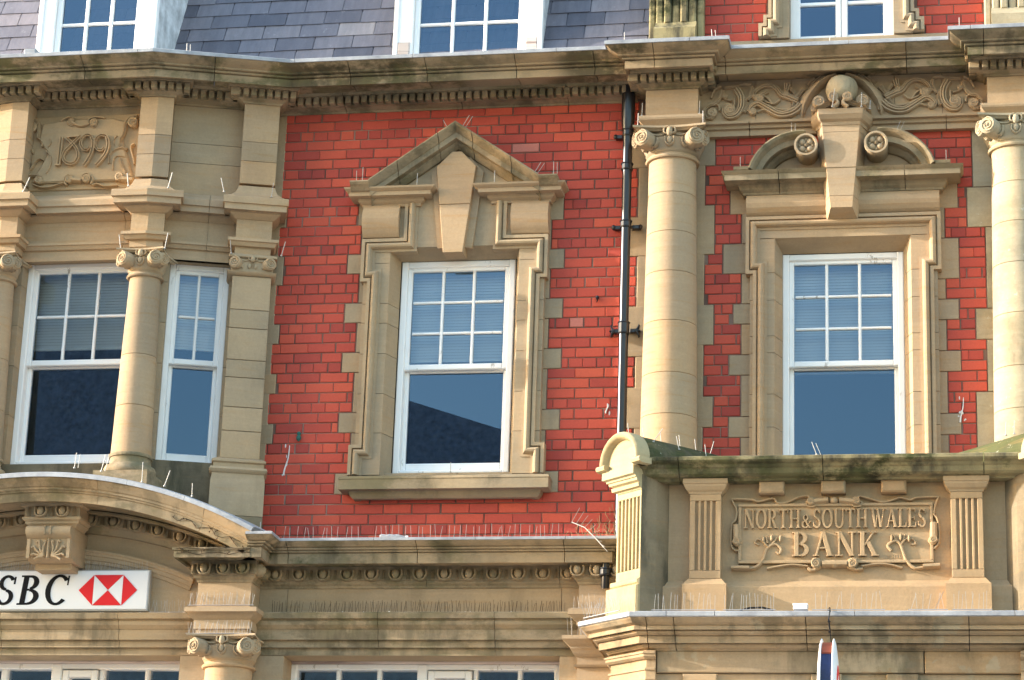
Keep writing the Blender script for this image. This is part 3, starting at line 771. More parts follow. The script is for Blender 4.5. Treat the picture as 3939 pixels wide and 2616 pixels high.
# flat lower pilaster on the canted side
mb = MB(); mb.F = FB
for a, b in ((6.70, 6.93), (6.93, 7.13), (7.13, 7.38), (7.38, 7.53), (7.53, 7.80), (7.80, 7.96), (7.96, 8.25)):
    mb.rt(.2, .8); mb.block(.722, 1.04, -.3, -.004, a, b-.004, .004)
mb.F = F0
mb.t = .45
pp = [on(.705, .3), on(.705), on(1.05), on(1.05, .3)]
mb.sweep(pp, [(-.1, 8.25), (.0, 8.25), (.02, 8.26), (.03, 8.28), (.0, 8.285), (0, 8.44), (-.1, 8.44)])
mb.sweep(pp, [(-.1, 6.22), (.0451, 6.22), (.045, 6.50), (.035, 6.565), (.05, 6.575), (.06, 6.595), (.05, 6.615), (.03, 6.62), (.03, 6.65), (.045, 6.66), (.045, 6.675), (.02, 6.69), (0, 6.70), (-.1, 6.70)])
build('shaft', mb, 'stone', names[1])
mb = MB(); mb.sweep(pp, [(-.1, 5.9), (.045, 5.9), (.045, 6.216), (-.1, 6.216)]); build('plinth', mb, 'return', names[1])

def abacus(mb, cx, cy, z0, z1, hw, sag, hd=None):
    hd = hd or hw; secs = []
    for z, k in ((z0, .88), (z0+(z1-z0)*.45, .94), (z0+(z1-z0)*.5, 1), (z1, 1)):
        pts = []
        for qx_, qy_, sx, sy in ((-1, -1, 1, 0), (1, -1, 0, 1), (1, 1, -1, 0), (-1, 1, 0, -1)):
            for i in range(6):
                t = i/6; s_ = sag*math.sin(math.pi*t)
                x = qx_*hw+sx*2*hw*t; y = qy_*hd+sy*2*hd*t
                if sx: y += -qy_*s_
                else: x += -qx_*s_
                pts.append((cx+x*k, cy+y*k, z))
        secs.append(pts)
    mb.loft(secs)
def ionic(mb, cx, cy, zt, zb, hw, rn, ang=28, deg=0, flat=False):
    h = zt-zb; rv = h*.345; F = Fr(cx, cy, deg); ta = R(deg)
    if not flat: abacus(mb, cx, cy, zt-h*.17, zt, hw, hw*.13)
    else:
        mb.F = F; mb.block(-hw, hw, -.2, rn+.03, zt-h*.17, zt, .006); mb.F = F0
    for sg in (-1, 1):
        px, py, _ = F(sg*(hw*.93-rv*.95), hw*.86 if not flat else rn+.02, 0)
        mb.F = Fr(px, py, deg+sg*ang); mb.volute(0, zt-h*.17-rv*.98, rv, -hw*.55, .035, 2.1, sg > 0, 90)
        mb.tube([mb.F(0, -hw*.55+.0, zt-h*.17-rv*.98), mb.F(0, .02, zt-h*.17-rv*.98)], rv*.8, 10)
        if not flat:
            px, py, _ = F(sg*(hw*.90), hw*.93-rv*.9, 0); mb.F = Fr(px, py, deg+sg*(90-ang)); mb.volute(0, zt-h*.17-rv*.98, rv*.92, -hw*.5, .02, 2.1, sg < 0, 90)
        mb.F = F
        vv = hw*.80 if not flat else rn+.025
        mb.relief([(sg*.012, zt-h*.20), (sg*hw*.25, zt-h*.34), (sg*hw*.5, zt-h*.30), (sg*(hw*.85-rv*.5), zt-h*.20)], h*.13, h*.09, vv-.03, (.8, 1.1), 'round', vend=.02)
    mb.F = F0
    if not flat:
        mb.lathe(cx, cy, [(rn, zb), (rn*1.06, zb+h*.06), (rn*1.10, zb+h*.12), (rn*1.10, zb+h*.22), (rn*1.22, zb+h*.42), (rn*1.28, zb+h*.55), (rn*1.1, zb+h*.6), (rn*1.1, zt-h*.12)], 30)
        for a in (-152, -121, -90, -59, -28):
            a = R(a+deg); mb.F = Fr(cx+rn*1.16*math.cos(a), cy+rn*1.16*math.sin(a), math.degrees(a)+90); mb.ell(0, .016, zb+h*.40, h*.11, h*.11, h*.16, 8, 6)
            mb.relief([(-h*.17, zb+h*.56), (-h*.16, zb+h*.34), (0, zb+h*.19), (h*.16, zb+h*.34), (h*.17, zb+h*.56)], h*.07, h*.12, .004, (1, 1), 'round', sub=3)
    else:
        mb.F = F; mb.block(-hw*.86, hw*.86, -.2, rn+.008, zb, zt-h*.17)
        for x in (-.32, -.1, .1, .32): mb.ell(x*hw*1.35, rn+.014, zb+h*.35, h*.09, h*.08, h*.14, 8, 6)
    mb.F = F
    vv = hw*.87 if not flat else rn+.03
    mb.ell(0, vv-.005, zt-h*.24, h*.13, h*.12, h*.20, 10, 7)
    for sg in (-1, 1): mb.relief([(sg*h*.06, zt-h*.02), (sg*h*.2, zt-h*.06), (sg*h*.22, zt-h*.25), (sg*h*.1, zt-h*.32)], h*.1, h*.1, vv-.015, (1, .7), 'round', sub=4)
    mb.relief([(0, zt-h*.3), (0, zb+h*.25)], h*.16, h*.08, vv-.045 if not flat else rn+.005, (1, .6), 'leaf')
    mb.F = F0
def column_shaft(mb, cx, cy, z0, z1, r0_, r1_, joints):
    zs = [z0]+joints+[z1]
    for i in range(len(zs)-1):
        a, b = zs[i], zs[i+1]; prof = []; mb.rt(.2, .8)
        n = 5
        for j in range(n+1):
            z = a+(b-a)*j/n; x = (z-z0)/(z1-z0); r_ = r0_+(r1_-r0_)*x+.03*(r0_-r1_)*math.sin(math.pi*x)*4*.25
            prof.append((r_, z))
        prof[0] = (prof[0][0]-.006, a); prof.insert(1, (prof[1][0]+(prof[0][0]+.006-prof[1][0]), a+.004)); prof[-1] = (prof[-1][0], b-.002); prof.append((prof[-1][0]-.006, b))
        mb.lathe(cx, cy, prof, 48)
ATTIC = [(1.0, .172), (1.06, .168), (1.09, .155), (1.06, .142), (1.0, .138), (.99, .12), (1.02, .09), (1.10, .078), (1.2, .07), (1.27, .05), (1.29, .03), (1.25, .008), (1.2, 0)]
for cx in (-6.585, 2*BA+6.585):
    mb = MB(); mb.t = .5; cy = -.455
    column_shaft(mb, cx, cy, 6.66, 8.20, .163, .126, [7.07, 7.50])
    mb.lathe(cx, cy, [(.126, 8.165), (.148, 8.168), (.155, 8.178), (.15, 8.19), (.135, 8.195), (.134, 8.21), (.14, 8.22), (.13, 8.24)], 40)
    col = build('bay_column', mb, 'stone2', B)
    mb = MB(); ionic(mb, cx, cy, 8.39, 8.215, .20, .135); build('capital', mb, 'stone', col)
    mb = MB(); mb.lathe(cx, cy, [(r_*.165, 6.505+z) for r_, z in ATTIC], 40); mb.box(cx-.225, cx+.225, -cy-.225, -cy+.225, 6.28, 6.506)
    build('base', mb, 'ledge', col)
mb = MB(); ionic(mb, *on(.88, .0), 8.425, 8.275, .198, .005, 22, BETA, True); build('capital', mb, 'stone', names[1])

# dated carved panel between the bay pilasters
FCART = [
    (0.0207, [(-0.447, 9.5), (-0.447, 9.576), (-0.46, 9.633), (-0.495, 9.667), (-0.533, 9.66), (-0.545, 9.62), (-0.518, 9.579), (-0.487, 9.586), (-0.502, 9.618)]),
    (0.0166, [(-0.563, 9.556), (-0.565, 9.5), (-0.543, 9.435), (-0.515, 9.386), (-0.486, 9.369), (-0.493, 9.401)]),
    (0.0152, [(-0.447, 9.5), (-0.404, 9.462), (-0.408, 9.422)]),
    (0.0138, [(-0.365, 9.38), (-0.321, 9.331), (-0.308, 9.266), (-0.325, 9.203), (-0.346, 9.172)]),
    (0.011, [(-0.512, 9.194), (-0.477, 9.232), (-0.45, 9.287), (-0.413, 9.31), (-0.373, 9.292)]),
    (0.0207, [(-0.558, 9.1), (-0.5, 9.153), (-0.43, 9.159), (-0.381, 9.133), (-0.37, 9.101), (-0.408, 9.091), (-0.427, 9.119), (-0.404, 9.126)]),
    (0.0138, [(-0.454, 9.08), (-0.373, 9.05), (-0.28, 9.054), (-0.189, 9.083), (-0.156, 9.062)]),
    (0.0138, [(0.077, 9.054), (0.115, 9.065), (0.187, 9.042), (0.294, 9.047)]),
    (0.0235, [(0.421, 9.662), (0.352, 9.649), (0.317, 9.602), (0.314, 9.546), (0.303, 9.499), (0.286, 9.468), (0.284, 9.396)]),
    (0.0221, [(0.208, 9.24), (0.202, 9.311), (0.237, 9.358), (0.297, 9.379), (0.352, 9.369)]),
    (0.0138, [(0.244, 9.183), (0.239, 9.246), (0.257, 9.301), (0.295, 9.308), (0.343, 9.298)]),
    (0.0221, [(0.297, 9.284), (0.327, 9.212), (0.362, 9.155)]),
    (0.018, [(0.41, 9.415), (0.382, 9.384), (0.413, 9.288), (0.425, 9.232)]),
    (0.0138, [(-0.256, 9.641), (-0.212, 9.672), (-0.157, 9.673), (-0.137, 9.628), (-0.158, 9.593), (-0.176, 9.618)]),
    (0.0138, [(0.133, 9.658), (0.07, 9.668), (0.001, 9.655), (-0.003, 9.607), (0.047, 9.573), (0.068, 9.604), (0.039, 9.625)]),
    (0.0304, [(-0.145, 9.621), (-0.071, 9.59), (0.005, 9.607)]),
    (0.0152, [(-0.156, 9.062), (-0.177, 9.118), (-0.149, 9.157), (-0.109, 9.14), (-0.112, 9.092), (-0.137, 9.109)]),
    (0.0166, [(0.061, 9.063), (0.072, 9.118), (0.021, 9.163), (-0.023, 9.137), (-0.003, 9.089), (0.035, 9.099), (0.024, 9.127)]),
    (0.0414, [(-0.106, 9.108), (-0.027, 9.097)]),
    (0.0166, [(0.283, 9.087), (0.275, 9.142), (0.308, 9.157), (0.331, 9.116), (0.31, 9.086), (0.296, 9.114)]),
    (0.0552, [(0.328, 9.101), (0.429, 9.089)]),
    (0.0097, [(-0.349, 9.412), (-0.325, 9.451), (-0.344, 9.492)]),
    (0.0097, [(0.257, 9.493), (0.229, 9.454), (0.241, 9.405)]),
    (0.018, [(0.416, 9.631), (0.37, 9.624), (0.373, 9.584), (0.409, 9.567), (0.422, 9.598)])
]
NUM = [
    (0.0345, [(-0.226, 9.491), (-0.228, 9.367), (-0.232, 9.24)]),
    (0.011, [(-0.262, 9.236), (-0.22, 9.238)]),
    (0.011, [(-0.18, 9.487), (-0.075, 9.492)]),
    (0.0276, [(-0.184, 9.484), (-0.128, 9.431), (-0.084, 9.378), (-0.064, 9.321), (-0.082, 9.262), (-0.127, 9.244), (-0.18, 9.27), (-0.197, 9.318), (-0.177, 9.365), (-0.127, 9.419), (-0.084, 9.466), (-0.056, 9.495)]),
    (0.0235, [(0.049, 9.453), (0.03, 9.492), (-0.013, 9.499), (-0.045, 9.464), (-0.049, 9.416), (-0.025, 9.372), (0.01, 9.366), (0.028, 9.389)]),
    (0.0304, [(0.035, 9.481), (0.061, 9.428), (0.051, 9.341), (0.023, 9.27), (-0.007, 9.224)]),
    (0.0235, [(0.186, 9.447), (0.167, 9.484), (0.116, 9.49), (0.08, 9.455), (0.077, 9.404), (0.104, 9.363), (0.139, 9.357), (0.16, 9.381)]),
    (0.0304, [(0.172, 9.472), (0.192, 9.415), (0.18, 9.336), (0.139, 9.266), (0.099, 9.22)])
]
mb = MB(); mb.F = FP; mb.t = .5
mb.prism([(-.56, 9.03), (.50, 9.03), (.50, 9.70), (-.56, 9.70)], -.02, .014, .006)
mb.prism([(-.47, 9.10), (-.36, 9.09), (.30, 9.09), (.42, 9.12), (.36, 9.30), (.30, 9.45), (.34, 9.62), (.20, 9.66), (-.20, 9.66), (-.42, 9.63), (-.44, 9.48), (-.35, 9.36), (-.40, 9.25)], -.02, .042, .014)
cp = build('date_panel', mb, 'panel', B)
mb = MB(); mb.F = Fr(BA, 0)
mb.F = FP
for wd, pts in FCART: mb.strands(pts, wd*1.35, .045, .018, (1, .7)) if .018 < wd < .03 else mb.relief(pts, wd*1.15, .042 if wd < .03 else .06, .018, (1, .75), 'round')
for u, z, r_ in ((-.505, 9.60, .045), (.385, 9.61, .045), (-.405, 9.115, .034), (-.133, 9.115, .036), (.02, 9.115, .038), (.305, 9.12, .036), (-.165, 9.63, .03), (.04, 9.62, .036)):
    mb.volute(u, z, r_, .0, .062, 1.7, u < 0, 60, 16)
build('scroll_border', mb, 'panel', cp)
mb = MB(); mb.F = FP
for wd, pts in NUM: mb.relief(pts, wd*.92, .036, .044, (1, 1.05), 'groove' if wd > .02 else 'flat')
build('numerals', mb, 'panel', cp)

# ---------------------------------------------------------------- great columns either side of the right window
CJ = [7.0, 7.34, 7.77, 8.185, 8.526, 8.86]
for cx, mt in ((-2.29, 'stone2'), (.452, 'pale')):
    mb = MB(); cy = -.12
    column_shaft(mb, cx, cy, 6.45, 9.20, .230, .192, CJ)
    mb.lathe(cx, cy, [(.192, 9.155), (.215, 9.158), (.222, 9.17), (.218, 9.182), (.205, 9.188), (.202, 9.205), (.21, 9.22), (.2, 9.24)], 48)
    col = build('column', mb, mt, B)
    mb = MB(); ionic(mb, cx, cy, 9.405, 9.20, .295, .202, 26); build('capital', mb, 'stone' if cx < 0 else 'pale', col)
    mb = MB(); mb.t = .6; h = .214; e = .25
    pe = [(cx-h, .0), (cx-h, -e), (cx+h, -e), (cx+h, .0)]
    mb.sweep(pe, [(-.1, 9.53), (0, 9.53), (0, 9.775), (-.1, 9.775)])
    mb.t = .45; mb.sweep(pe, [(-.1, 9.40), (.0, 9.40), (0, 9.45), (.012, 9.455), (.03, 9.475), (.05, 9.495), (.055, 9.51), (.055, 9.528), (.0, 9.534), (-.1, 9.534)])
    build('entablature_block', mb, 'stone2', col)

# carved frieze over the right window
FRZ = [
    (0.0532, [(0.328, 9.647), (0.375, 9.6), (0.445, 9.571), (0.515, 9.577), (0.61, 9.635), (0.669, 9.671), (0.716, 9.656), (0.744, 9.617), (0.715, 9.586)]),
    (0.0254, [(0.351, 9.626), (0.445, 9.603), (0.528, 9.619), (0.599, 9.658)]),
    (0.0393, [(0.352, 9.684), (0.423, 9.72), (0.482, 9.743), (0.53, 9.806), (0.589, 9.835), (0.66, 9.819), (0.712, 9.759), (0.681, 9.703), (0.623, 9.711)]),
    (0.0462, [(0.436, 9.836), (0.445, 9.796), (0.453, 9.757)]),
    (0.0139, [(0.471, 9.776), (0.476, 9.743), (0.453, 9.725), (0.429, 9.745), (0.447, 9.764)]),
    (0.03, [(0.724, 9.823), (0.735, 9.771), (0.758, 9.706)]),
    (0.0277, [(0.836, 9.825), (0.894, 9.829), (0.953, 9.824)]),
    (0.0485, [(0.853, 9.811), (0.817, 9.742), (0.815, 9.652), (0.855, 9.584), (0.913, 9.569), (0.948, 9.608), (0.938, 9.66), (0.901, 9.668)]),
    (0.0277, [(0.97, 9.8), (0.992, 9.735), (1.032, 9.688), (1.078, 9.673), (1.117, 9.627), (1.099, 9.57), (1.052, 9.563), (1.036, 9.605), (1.059, 9.629)]),
    (0.0162, [(0.892, 9.707), (0.933, 9.718), (0.969, 9.742), (0.963, 9.768)]),
    (0.0462, [(0.135, 9.887), (0.2, 9.833), (0.258, 9.753), (0.293, 9.661), (0.31, 9.577)]),
    (0.0347, [(0.212, 9.865), (0.247, 9.844), (0.271, 9.817)]),
    (.026, [(.60, 9.78), (.66, 9.745), (.74, 9.735), (.80, 9.69)]), (.022, [(.56, 9.66), (.60, 9.72), (.66, 9.75)]), (.022, [(.50, 9.70), (.55, 9.665), (.62, 9.69)]), (.026, [(.79, 9.60), (.77, 9.66), (.79, 9.74)]),
    (.022, [(.98, 9.84), (1.03, 9.81), (1.06, 9.74)]), (.022, [(.73, 9.84), (.79, 9.85), (.84, 9.835)]), (.022, [(.87, 9.72), (.87, 9.66), (.90, 9.62)]), (.026, [(.41, 9.80), (.375, 9.74), (.40, 9.69)]), (.03, [(.31, 9.79), (.36, 9.72), (.40, 9.63)]), (.022, [(.56, 9.60), (.63, 9.615), (.68, 9.60)]), (.022, [(.99, 9.62), (1.0, 9.67), (1.06, 9.70)])
]
mb = MB(); mb.t = .5
for a, b in ((-2.1, -1.62), (-1.616, -1.33), (-1.326, -.50), (-.496, -.12), (-.116, .3)): mb.rt(.4, .65); mb.box(a, b, -.1, .10, 9.525, 9.90)
mb.t = .45; mb.sweep([(-2.09, .0), (.29, .0)], [(-.1, 9.42), (.06, 9.42), (.06, 9.468), (.085, 9.475), (.09, 9.50), (.125, 9.505), (.13, 9.525), (.1, 9.535), (-.1, 9.535)], joints=[.42, 2.0])
frz = build('frieze', mb, 'stone2', B)
for fl in (False, True):
    mb = MB()
    for wd, pts in FRZ: mb.strands(pts, wd*1.25, .034+wd*.5, .10, (1, .55), RA, fl) if wd > .024 else mb.relief(pts, wd*1.1, .04, .10, (1, .7), 'round', cx=RA, flip=fl)
    sg = -1 if fl else 1
    for x, z, r_, cc in ((.905, 9.63, .045, True), (.665, 9.715, .036, True), (.45, 9.745, .026, False), (1.05, 9.605, .04, False), (.715, 9.60, .028, True), (.945, 9.745, .02, True)):
        mb.volute(RA+sg*x, z, r_, .08, .145, 1.8, cc ^ fl, 60, 16)
    build('scroll_carving', mb, 'stone2', frz)

# ---------------------------------------------------------------- ground storey: wall, entablature, arched pediment
GV = .30
mb = MB(); mb.t = .45
for a, b, c, d in ((-10.2, -5.26, 5.093, 5.70), (-5.256, -3.08, 5.093, 5.70), (-3.076, -2.55, 5.093, 5.70), (-6.10, -5.26, 0, 5.09), (-3.08, -2.55, 0, 5.09), (-10.2, -9.0, 0, 5.09), (-9.0, -6.104, 0, 4.0), (-5.256, -3.084, 0, 4.0)):
    mb.rt(.4, .6); mb.box(a, b, -.05, GV-.004, c, d)
mb.box(-10.2, -2.55, -.06, .28, 5.69, 5.93)
gw = build('ground_wall', mb, 'stone', B)
mb = MB(); FAS = [(-.02, 5.094), (.0, 5.094), (0, 5.158), (.022, 5.160), (.024, 5.152), (.028, 5.152), (.028, 5.214), (.050, 5.216), (.052, 5.208), (.056, 5.208), (.056, 5.290), (.064, 5.292), (.070, 5.300), (.088, 5.32), (.092, 5.342), (.084, 5.358), (.086, 5.364), (.112, 5.366), (.112, 5.405), (.105, 5.416), (-.02, 5.424)]
mb.sweep([(-10.2, -GV), (-2.62, -GV)], FAS, joints=[1.5, 2.62, 3.6, 5.7, 6.62], gap=.004, rt=(.4, .6))
BEDG = [(-.02, 5.622), (.008, 5.622), (.012, 5.640), (.03, 5.655), (.035, 5.675), (.05, 5.679), (.05, 5.795), (-.02, 5.795)]
BK = [(-5.915, -GV), (-5.915, -.55), (-5.485, -.55), (-5.485, -GV)]
RP = [(-2.925, -GV), (-2.925, -.42), (-2.62, -.42)]
mb.sweep([(-5.49, -GV), (-2.92, -GV)], BEDG, joints=[1.35, 2.4], gap=.004, rt=(.4, .55))
for p in (BK, RP): mb.rt(.45, .6); mb.sweep(p, BEDG)
ga = build('architrave', mb, 'ledge', gw)
GC = [(-.27, 5.785), (-.03, 5.785), (-.025, 5.768), (0, 5.768), (0, 5.848), (-.008, 5.853), (.018, 5.855), (.018, 5.866), (.012, 5.871), (.036, 5.873), (.040, 5.884), (.034, 5.890), (.055, 5.893), (.075, 5.905), (.092, 5.918), (.098, 5.928), (-.27, 5.935)]
mb = MB()
GP = [(-5.455, -.797), (-5.35, -.797), (-5.35, -.55), (-2.655, -.55), (-2.655, -.30)]
mb.sweep(GP, GC, joints=[.5, 1.53, 2.68], rt=(.35, .6))
mb.t = .55; mb.sweep([(-6.05, -.30), (-6.05, -.80), (-5.4395, -.80)], [(-.27, 5.785), (-.03, 5.785), (-.025, 5.768), (0, 5.768), (0, 5.822), (.012, 5.826), (.012, 5.845), (-.27, 5.85)])
mb.box(-6.02, -5.38, .29, .77, 5.79, 5.82)
gc = build('ground_cornice', mb, 'cornice', B)
mb = MB(); mb.sweep(GP, [(-.27, 5.937), (.1, 5.932), (.1, 5.926), (.106, 5.927), (.107, 5.946), (.09, 5.952), (-.6, 5.97)], joints=[.36, 1.2, 2.0, 2.7], gap=.004); build('lead_flashing', mb, 'lead', gc)
def egg(mb, F, u, v, z, s=1.0):
    mb.F = F; mb.ell(u, v+.022, z+.004, .031*s, .034, .040*s, 12, 8)
    mb.relief([(u-.047*s, z+.037*s), (u-.050*s, z), (u-.03*s, z-.032*s), (u, z-.040*s), (u+.03*s, z-.032*s), (u+.050*s, z), (u+.047*s, z+.037*s)], .021*s, .042, v, (1, 1), 'round', sub=4)
    mb.F = F0
def dart(mb, F, u, v, z, s=1.0):
    mb.F = F; mb.relief([(u, z+.037*s), (u, z-.034*s)], .024*s, .026, v, (.6, 1.2), 'leaf', sub=2); mb.F = F0
def eggs(items, parent, mt='ledge'):
    mb = MB(); mb.t = .42
    for F, us, ds in items:
        for u in us: egg(mb, F, u, 0, 5.717)
        for u in ds: dart(mb, F, u, 0, 5.717)
    build('egg_and_dart', mb, mt, parent)
eggs([(Fr(0, -GV-.05), [-5.35+.194*k for k in range(13) if -5.37+.194*k < -2.99], [-5.253+.194*k for k in range(13) if -5.37+.194*k < -2.99])], gc)
eggs([(Fr(-5.70, -.60), (-.155, 0, .155), (-.235, -.078, .078, .235)), (Fr(-5.435, -.55, 90), (.02, .16), ())], gc)
eggs([(Fr(-2.8, -.47), (-.13, .02, .17), (-.055, .095))], gc)

# arched pediment over the entrance
PC, PZ, PR = -7.18, 2.72, 3.715
def arc(mb, prof, a0, a1, n, zc=PZ, R0=PR, joints=(), rt=None):
    secs = []
    for i in range(n+1):
        a = R(a0+(a1-a0)*i/n); secs.append([F0(PC+(R0-q)*math.sin(a), v, zc+(R0-q)*math.cos(a)) for q, v in prof])
        if i in joints:
            if rt: mb.rt(*rt)
            mb.loft(secs); d = .0008; a = a+d; secs = [[F0(PC+(R0-q)*math.sin(a), v, zc+(R0-q)*math.cos(a)) for q, v in prof]]
    if rt: mb.rt(*rt)
    mb.loft(secs)
AE = math.degrees(math.asin((-5.395-PC)/PR))
mb = MB()
arc(mb, [(.03, .0), (.03, .893), (.040, .893), (.050, .885), (.075, .862), (.095, .845), (.10, .832), (.118, .830), (.122, .816), (.135, .812), (.138, .800), (.207, .800), (.207, .775), (.19, .770), (.19, .0)], -AE, AE, 60, joints=(14, 38, 53), rt=(.4, .65))
ap = build('arched_pediment', mb, 'ledge', B)
mb = MB(); arc(mb, [(.028, .30), (.026, .895), (.034, .898), (.034, .908), (.0, .905), (-.01, .88), (-.06, .40)], -AE, AE, 60, joints=(11, 23, 42, 50)); build('lead_flashing', mb, 'lead', ap)
mb = MB(); mb.t = .42
arc(mb, [(.20, .28), (.20, .50), (.215, .50), (.22, .40), (.295, .40), (.30, .37), (.315, .365), (.335, .34), (.35, .335), (.355, .28)], -AE, AE, 60)
for k in range(-10, 11):
    a = k*3.2+1.6
    if abs(a) < 4 and False: continue
    if abs(a) > 25.5: continue
    ra = PR-.258; px, pz = PC+ra*math.sin(R(a)), PZ+ra*math.cos(R(a))
    egg(mb, Fr(0, -.40), px, 0, pz); a2 = a+1.6; dart(mb, Fr(0, -.40), PC+ra*math.sin(R(a2)), 0, PZ+ra*math.cos(R(a2)))
build('egg_and_dart', mb, 'ledge', ap)
mb = MB(); mb.t = .5
n = 40; top = [(PC+(PR-.32)*math.sin(R(-AE+2*AE*i/n)), PZ+(PR-.32)*math.cos(R(-AE+2*AE*i/n))) for i in range(n+1)]
mb.prism([(top[0][0], 5.40)]+top+[(top[-1][0], 5.40)], -.02, GV)
arc(mb, [(0, .28), (0, .35), (.014, .352), (.025, .34), (.04, .335), (.045, .325), (.075, .325), (.078, .315), (.105, .315), (.108, .28)], -27, 23.5, 40, zc=3.036, R0=2.912, joints=(10, 26), rt=(.4, .6))
build('tympanum', mb, 'stone', ap)
# scrolled console at the crown of the arch
mb = MB(); mb.t = .5; cx = -7.13
pth = [(cx-.20, -.40), (cx-.20, -.62), (cx+.20, -.62), (cx+.20, -.40)]
mb.sweep(pth, [(-.1, 6.05), (-.01, 6.05), (.0, 6.07), (.02, 6.085), (.022, 6.10), (.04, 6.115), (.042, 6.135), (.03, 6.138), (.03, 6.215), (.055, 6.22), (.06, 6.25), (-.1, 6.25)])
FK = Fr(cx, -.65)
for u in (-.09, .09): egg(mb, FK, u, 0, 6.175, .95)
for u in (-.19, 0, .19): dart(mb, FK, u, 0, 6.175)
prof = [(.28, 6.055), (.70, 6.055), (.725, 6.035), (.73, 6.01), (.72, 5.985), (.695, 5.97), (.675, 5.955), (.672, 5.92), (.672, 5.88), (.66, 5.84), (.635, 5.81), (.59, 5.79), (.53, 5.785), (.28, 5.785)]
mb.t = .55; mb.loft([[F0(cx+u, v*.98, z) for v, z in prof] for u in (-.185, .185)])
mb.F = Fr(cx, -.655)
for sg in (-1, 1):
    mb.volute(sg*.0, 0, .001, 0, 0) if False else None
    mb.relief([(sg*.165, 5.955), (sg*.165, 5.80)], .03, .018, .0, (1, 1), 'flat')
    for ang_, ln in ((95, .125), (70, .13), (42, .115), (12, .085), (-15, .06)):
        x0, z0 = sg*.035, 5.815; ex1, ez1 = x0+sg*ln*math.cos(R(ang_)), z0+ln*math.sin(R(ang_))
        mb.relief([(x0, z0), ((x0+ex1)/2+sg*.012, (z0+ez1)/2), (ex1, ez1), (ex1+sg*.018, ez1-.012)], .030, .030, .0, (.8, .7), 'round', sub=4)
mb.relief([(0, 5.955), (0, 5.80)], .022, .03, .0, (1, 1), 'round')
mb.F = Fr(cx, -.71)
for u in (-.025, .025): mb.relief([(u, 6.05), (u, 5.98)], .012, .012, .0, (1, 1), 'round')
mb.F = F0
mb.lathe(0, 0, [(0, 0)], 3) if False else None
mb.box(cx-.15, cx+.15, .28, .52, 5.735, 5.784)
build('console_bracket', mb, 'stone', ap)

# ground column with its block
mb = MB(); mb.t = .55; mb.sweep(BK, [(-.3, 5.424), (0, 5.424), (0, 5.622), (-.3, 5.622)])
mb.t = .48; mb.sweep(BK, [(-.3, 5.19), (-.004, 5.19), (-.004, 5.25), (.012, 5.255), (.012, 5.325), (.02, 5.33), (.035, 5.345), (.065, 5.375), (.075, 5.38), (.075, 5.415), (0, 5.426), (-.3, 5.426)])
blk = build('column', mb, 'stone2', B)
mb = MB(); ionic(mb, -5.66, -.42, 5.195, 5.01, .275, .19, 26); build('capital', mb, 'stone', blk)
mb = MB(); mb.t = .5; column_shaft(mb, -5.66, -.42, 1.0, 4.99, .215, .182, [2.2, 3.4, 4.4])
mb.lathe(-5.66, -.42, [(.182, 4.955), (.205, 4.958), (.212, 4.97), (.207, 4.98), (.193, 4.985), (.19, 5.0), (.2, 5.015), (.19, 5.03)], 40)
build('shaft', mb, 'stone2', blk)
mb = MB(); mb.t = .5
mb.sweep(RP, [(-.2, 5.424), (0, 5.424), (0, 5.622), (-.2, 5.622)])
mb.sweep(RP, [(-.2, 5.21), (-.004, 5.21), (-.004, 5.30), (.012, 5.305), (.012, 5.335), (.03, 5.345), (.06, 5.375), (.07, 5.38), (.07, 5.425), (0, 5.43), (-.2, 5.43)])
mb.t = .4; mb.sweep(RP, [(-.2, 4.985), (.02, 4.985), (.03, 5.0), (.0, 5.005), (.0, 5.06), (.012, 5.065), (.03, 5.085), (.045, 5.115), (.05, 5.12), (.05, 5.135), (.07, 5.15), (.10, 5.18), (.105, 5.185), (.105, 5.212), (-.2, 5.215)])
mb.t = .5; mb.sweep(RP, [(-.2, 0), (0, 0), (0, 4.984), (-.2, 4.984)])
build('ground_pilaster', mb, 'stone2', B)

# ground floor window heads
def transom(u0, u1, posts, panes, ztop=5.09, zr=5.03):
    mb = MB(); mb.t = .5; v = .06
    mb.block(u0, u1, -.08, v, zr+.045, ztop+.04, .008)
    root = build('shop_window', mb, 'oldpaint', B)
    mb = MB()
    for a, b in posts: mb.block(a, b, -.08, v-.01, 4.0, zr+.044, .01)
    mb.block(u0, u1, -.08, v-.02, zr, zr+.046, .008)
    for a, b in panes: mb.block(a, b, -.08, v-.03, 4.0, zr+.0, .008)
    mb.box(u0, u1, -.08, v-.025, 4.0, 4.1)
    build('frame', mb, 'white', root)
    mb = MB(); mb.add([F0(u0, -.03, 4.0), F0(u1, -.03, 4.0), F0(u1, -.03, zr+.02), F0(u0, -.03, zr+.02)], [(0, 1, 2, 3)]); build('glass', mb, 'glass', root, smooth=False)
    return root
tw = transom(-5.30, -3.09, [(-5.30, -5.215), (-4.245, -4.165), (-3.16, -3.09)], [(-4.90, -4.87), (-4.57, -4.54), (-3.80, -3.77), (-3.45, -3.42)])
tw2 = transom(-9.0, -6.09, [(-9, -8.9), (-7.25, -7.16), (-6.16, -6.09)], [(-8.2, -8.17), (-7.68, -7.63), (-6.85, -6.81), (-6.47, -6.44)])
for u0, u1, tw_ in ((-4.155, -3.81, tw), (-7.15, -6.86, tw2)):
    mb = MB()
    for a, b in ((u0, u0+.05), (u1-.05, u1)): mb.block(a, b, -.06, .055, 4.2, 5.02, .006)
    mb.block(u0+.05, u1-.05, -.06, .053, 4.965, 5.02, .006)
    build('hopper_vent', mb, 'white', tw_)

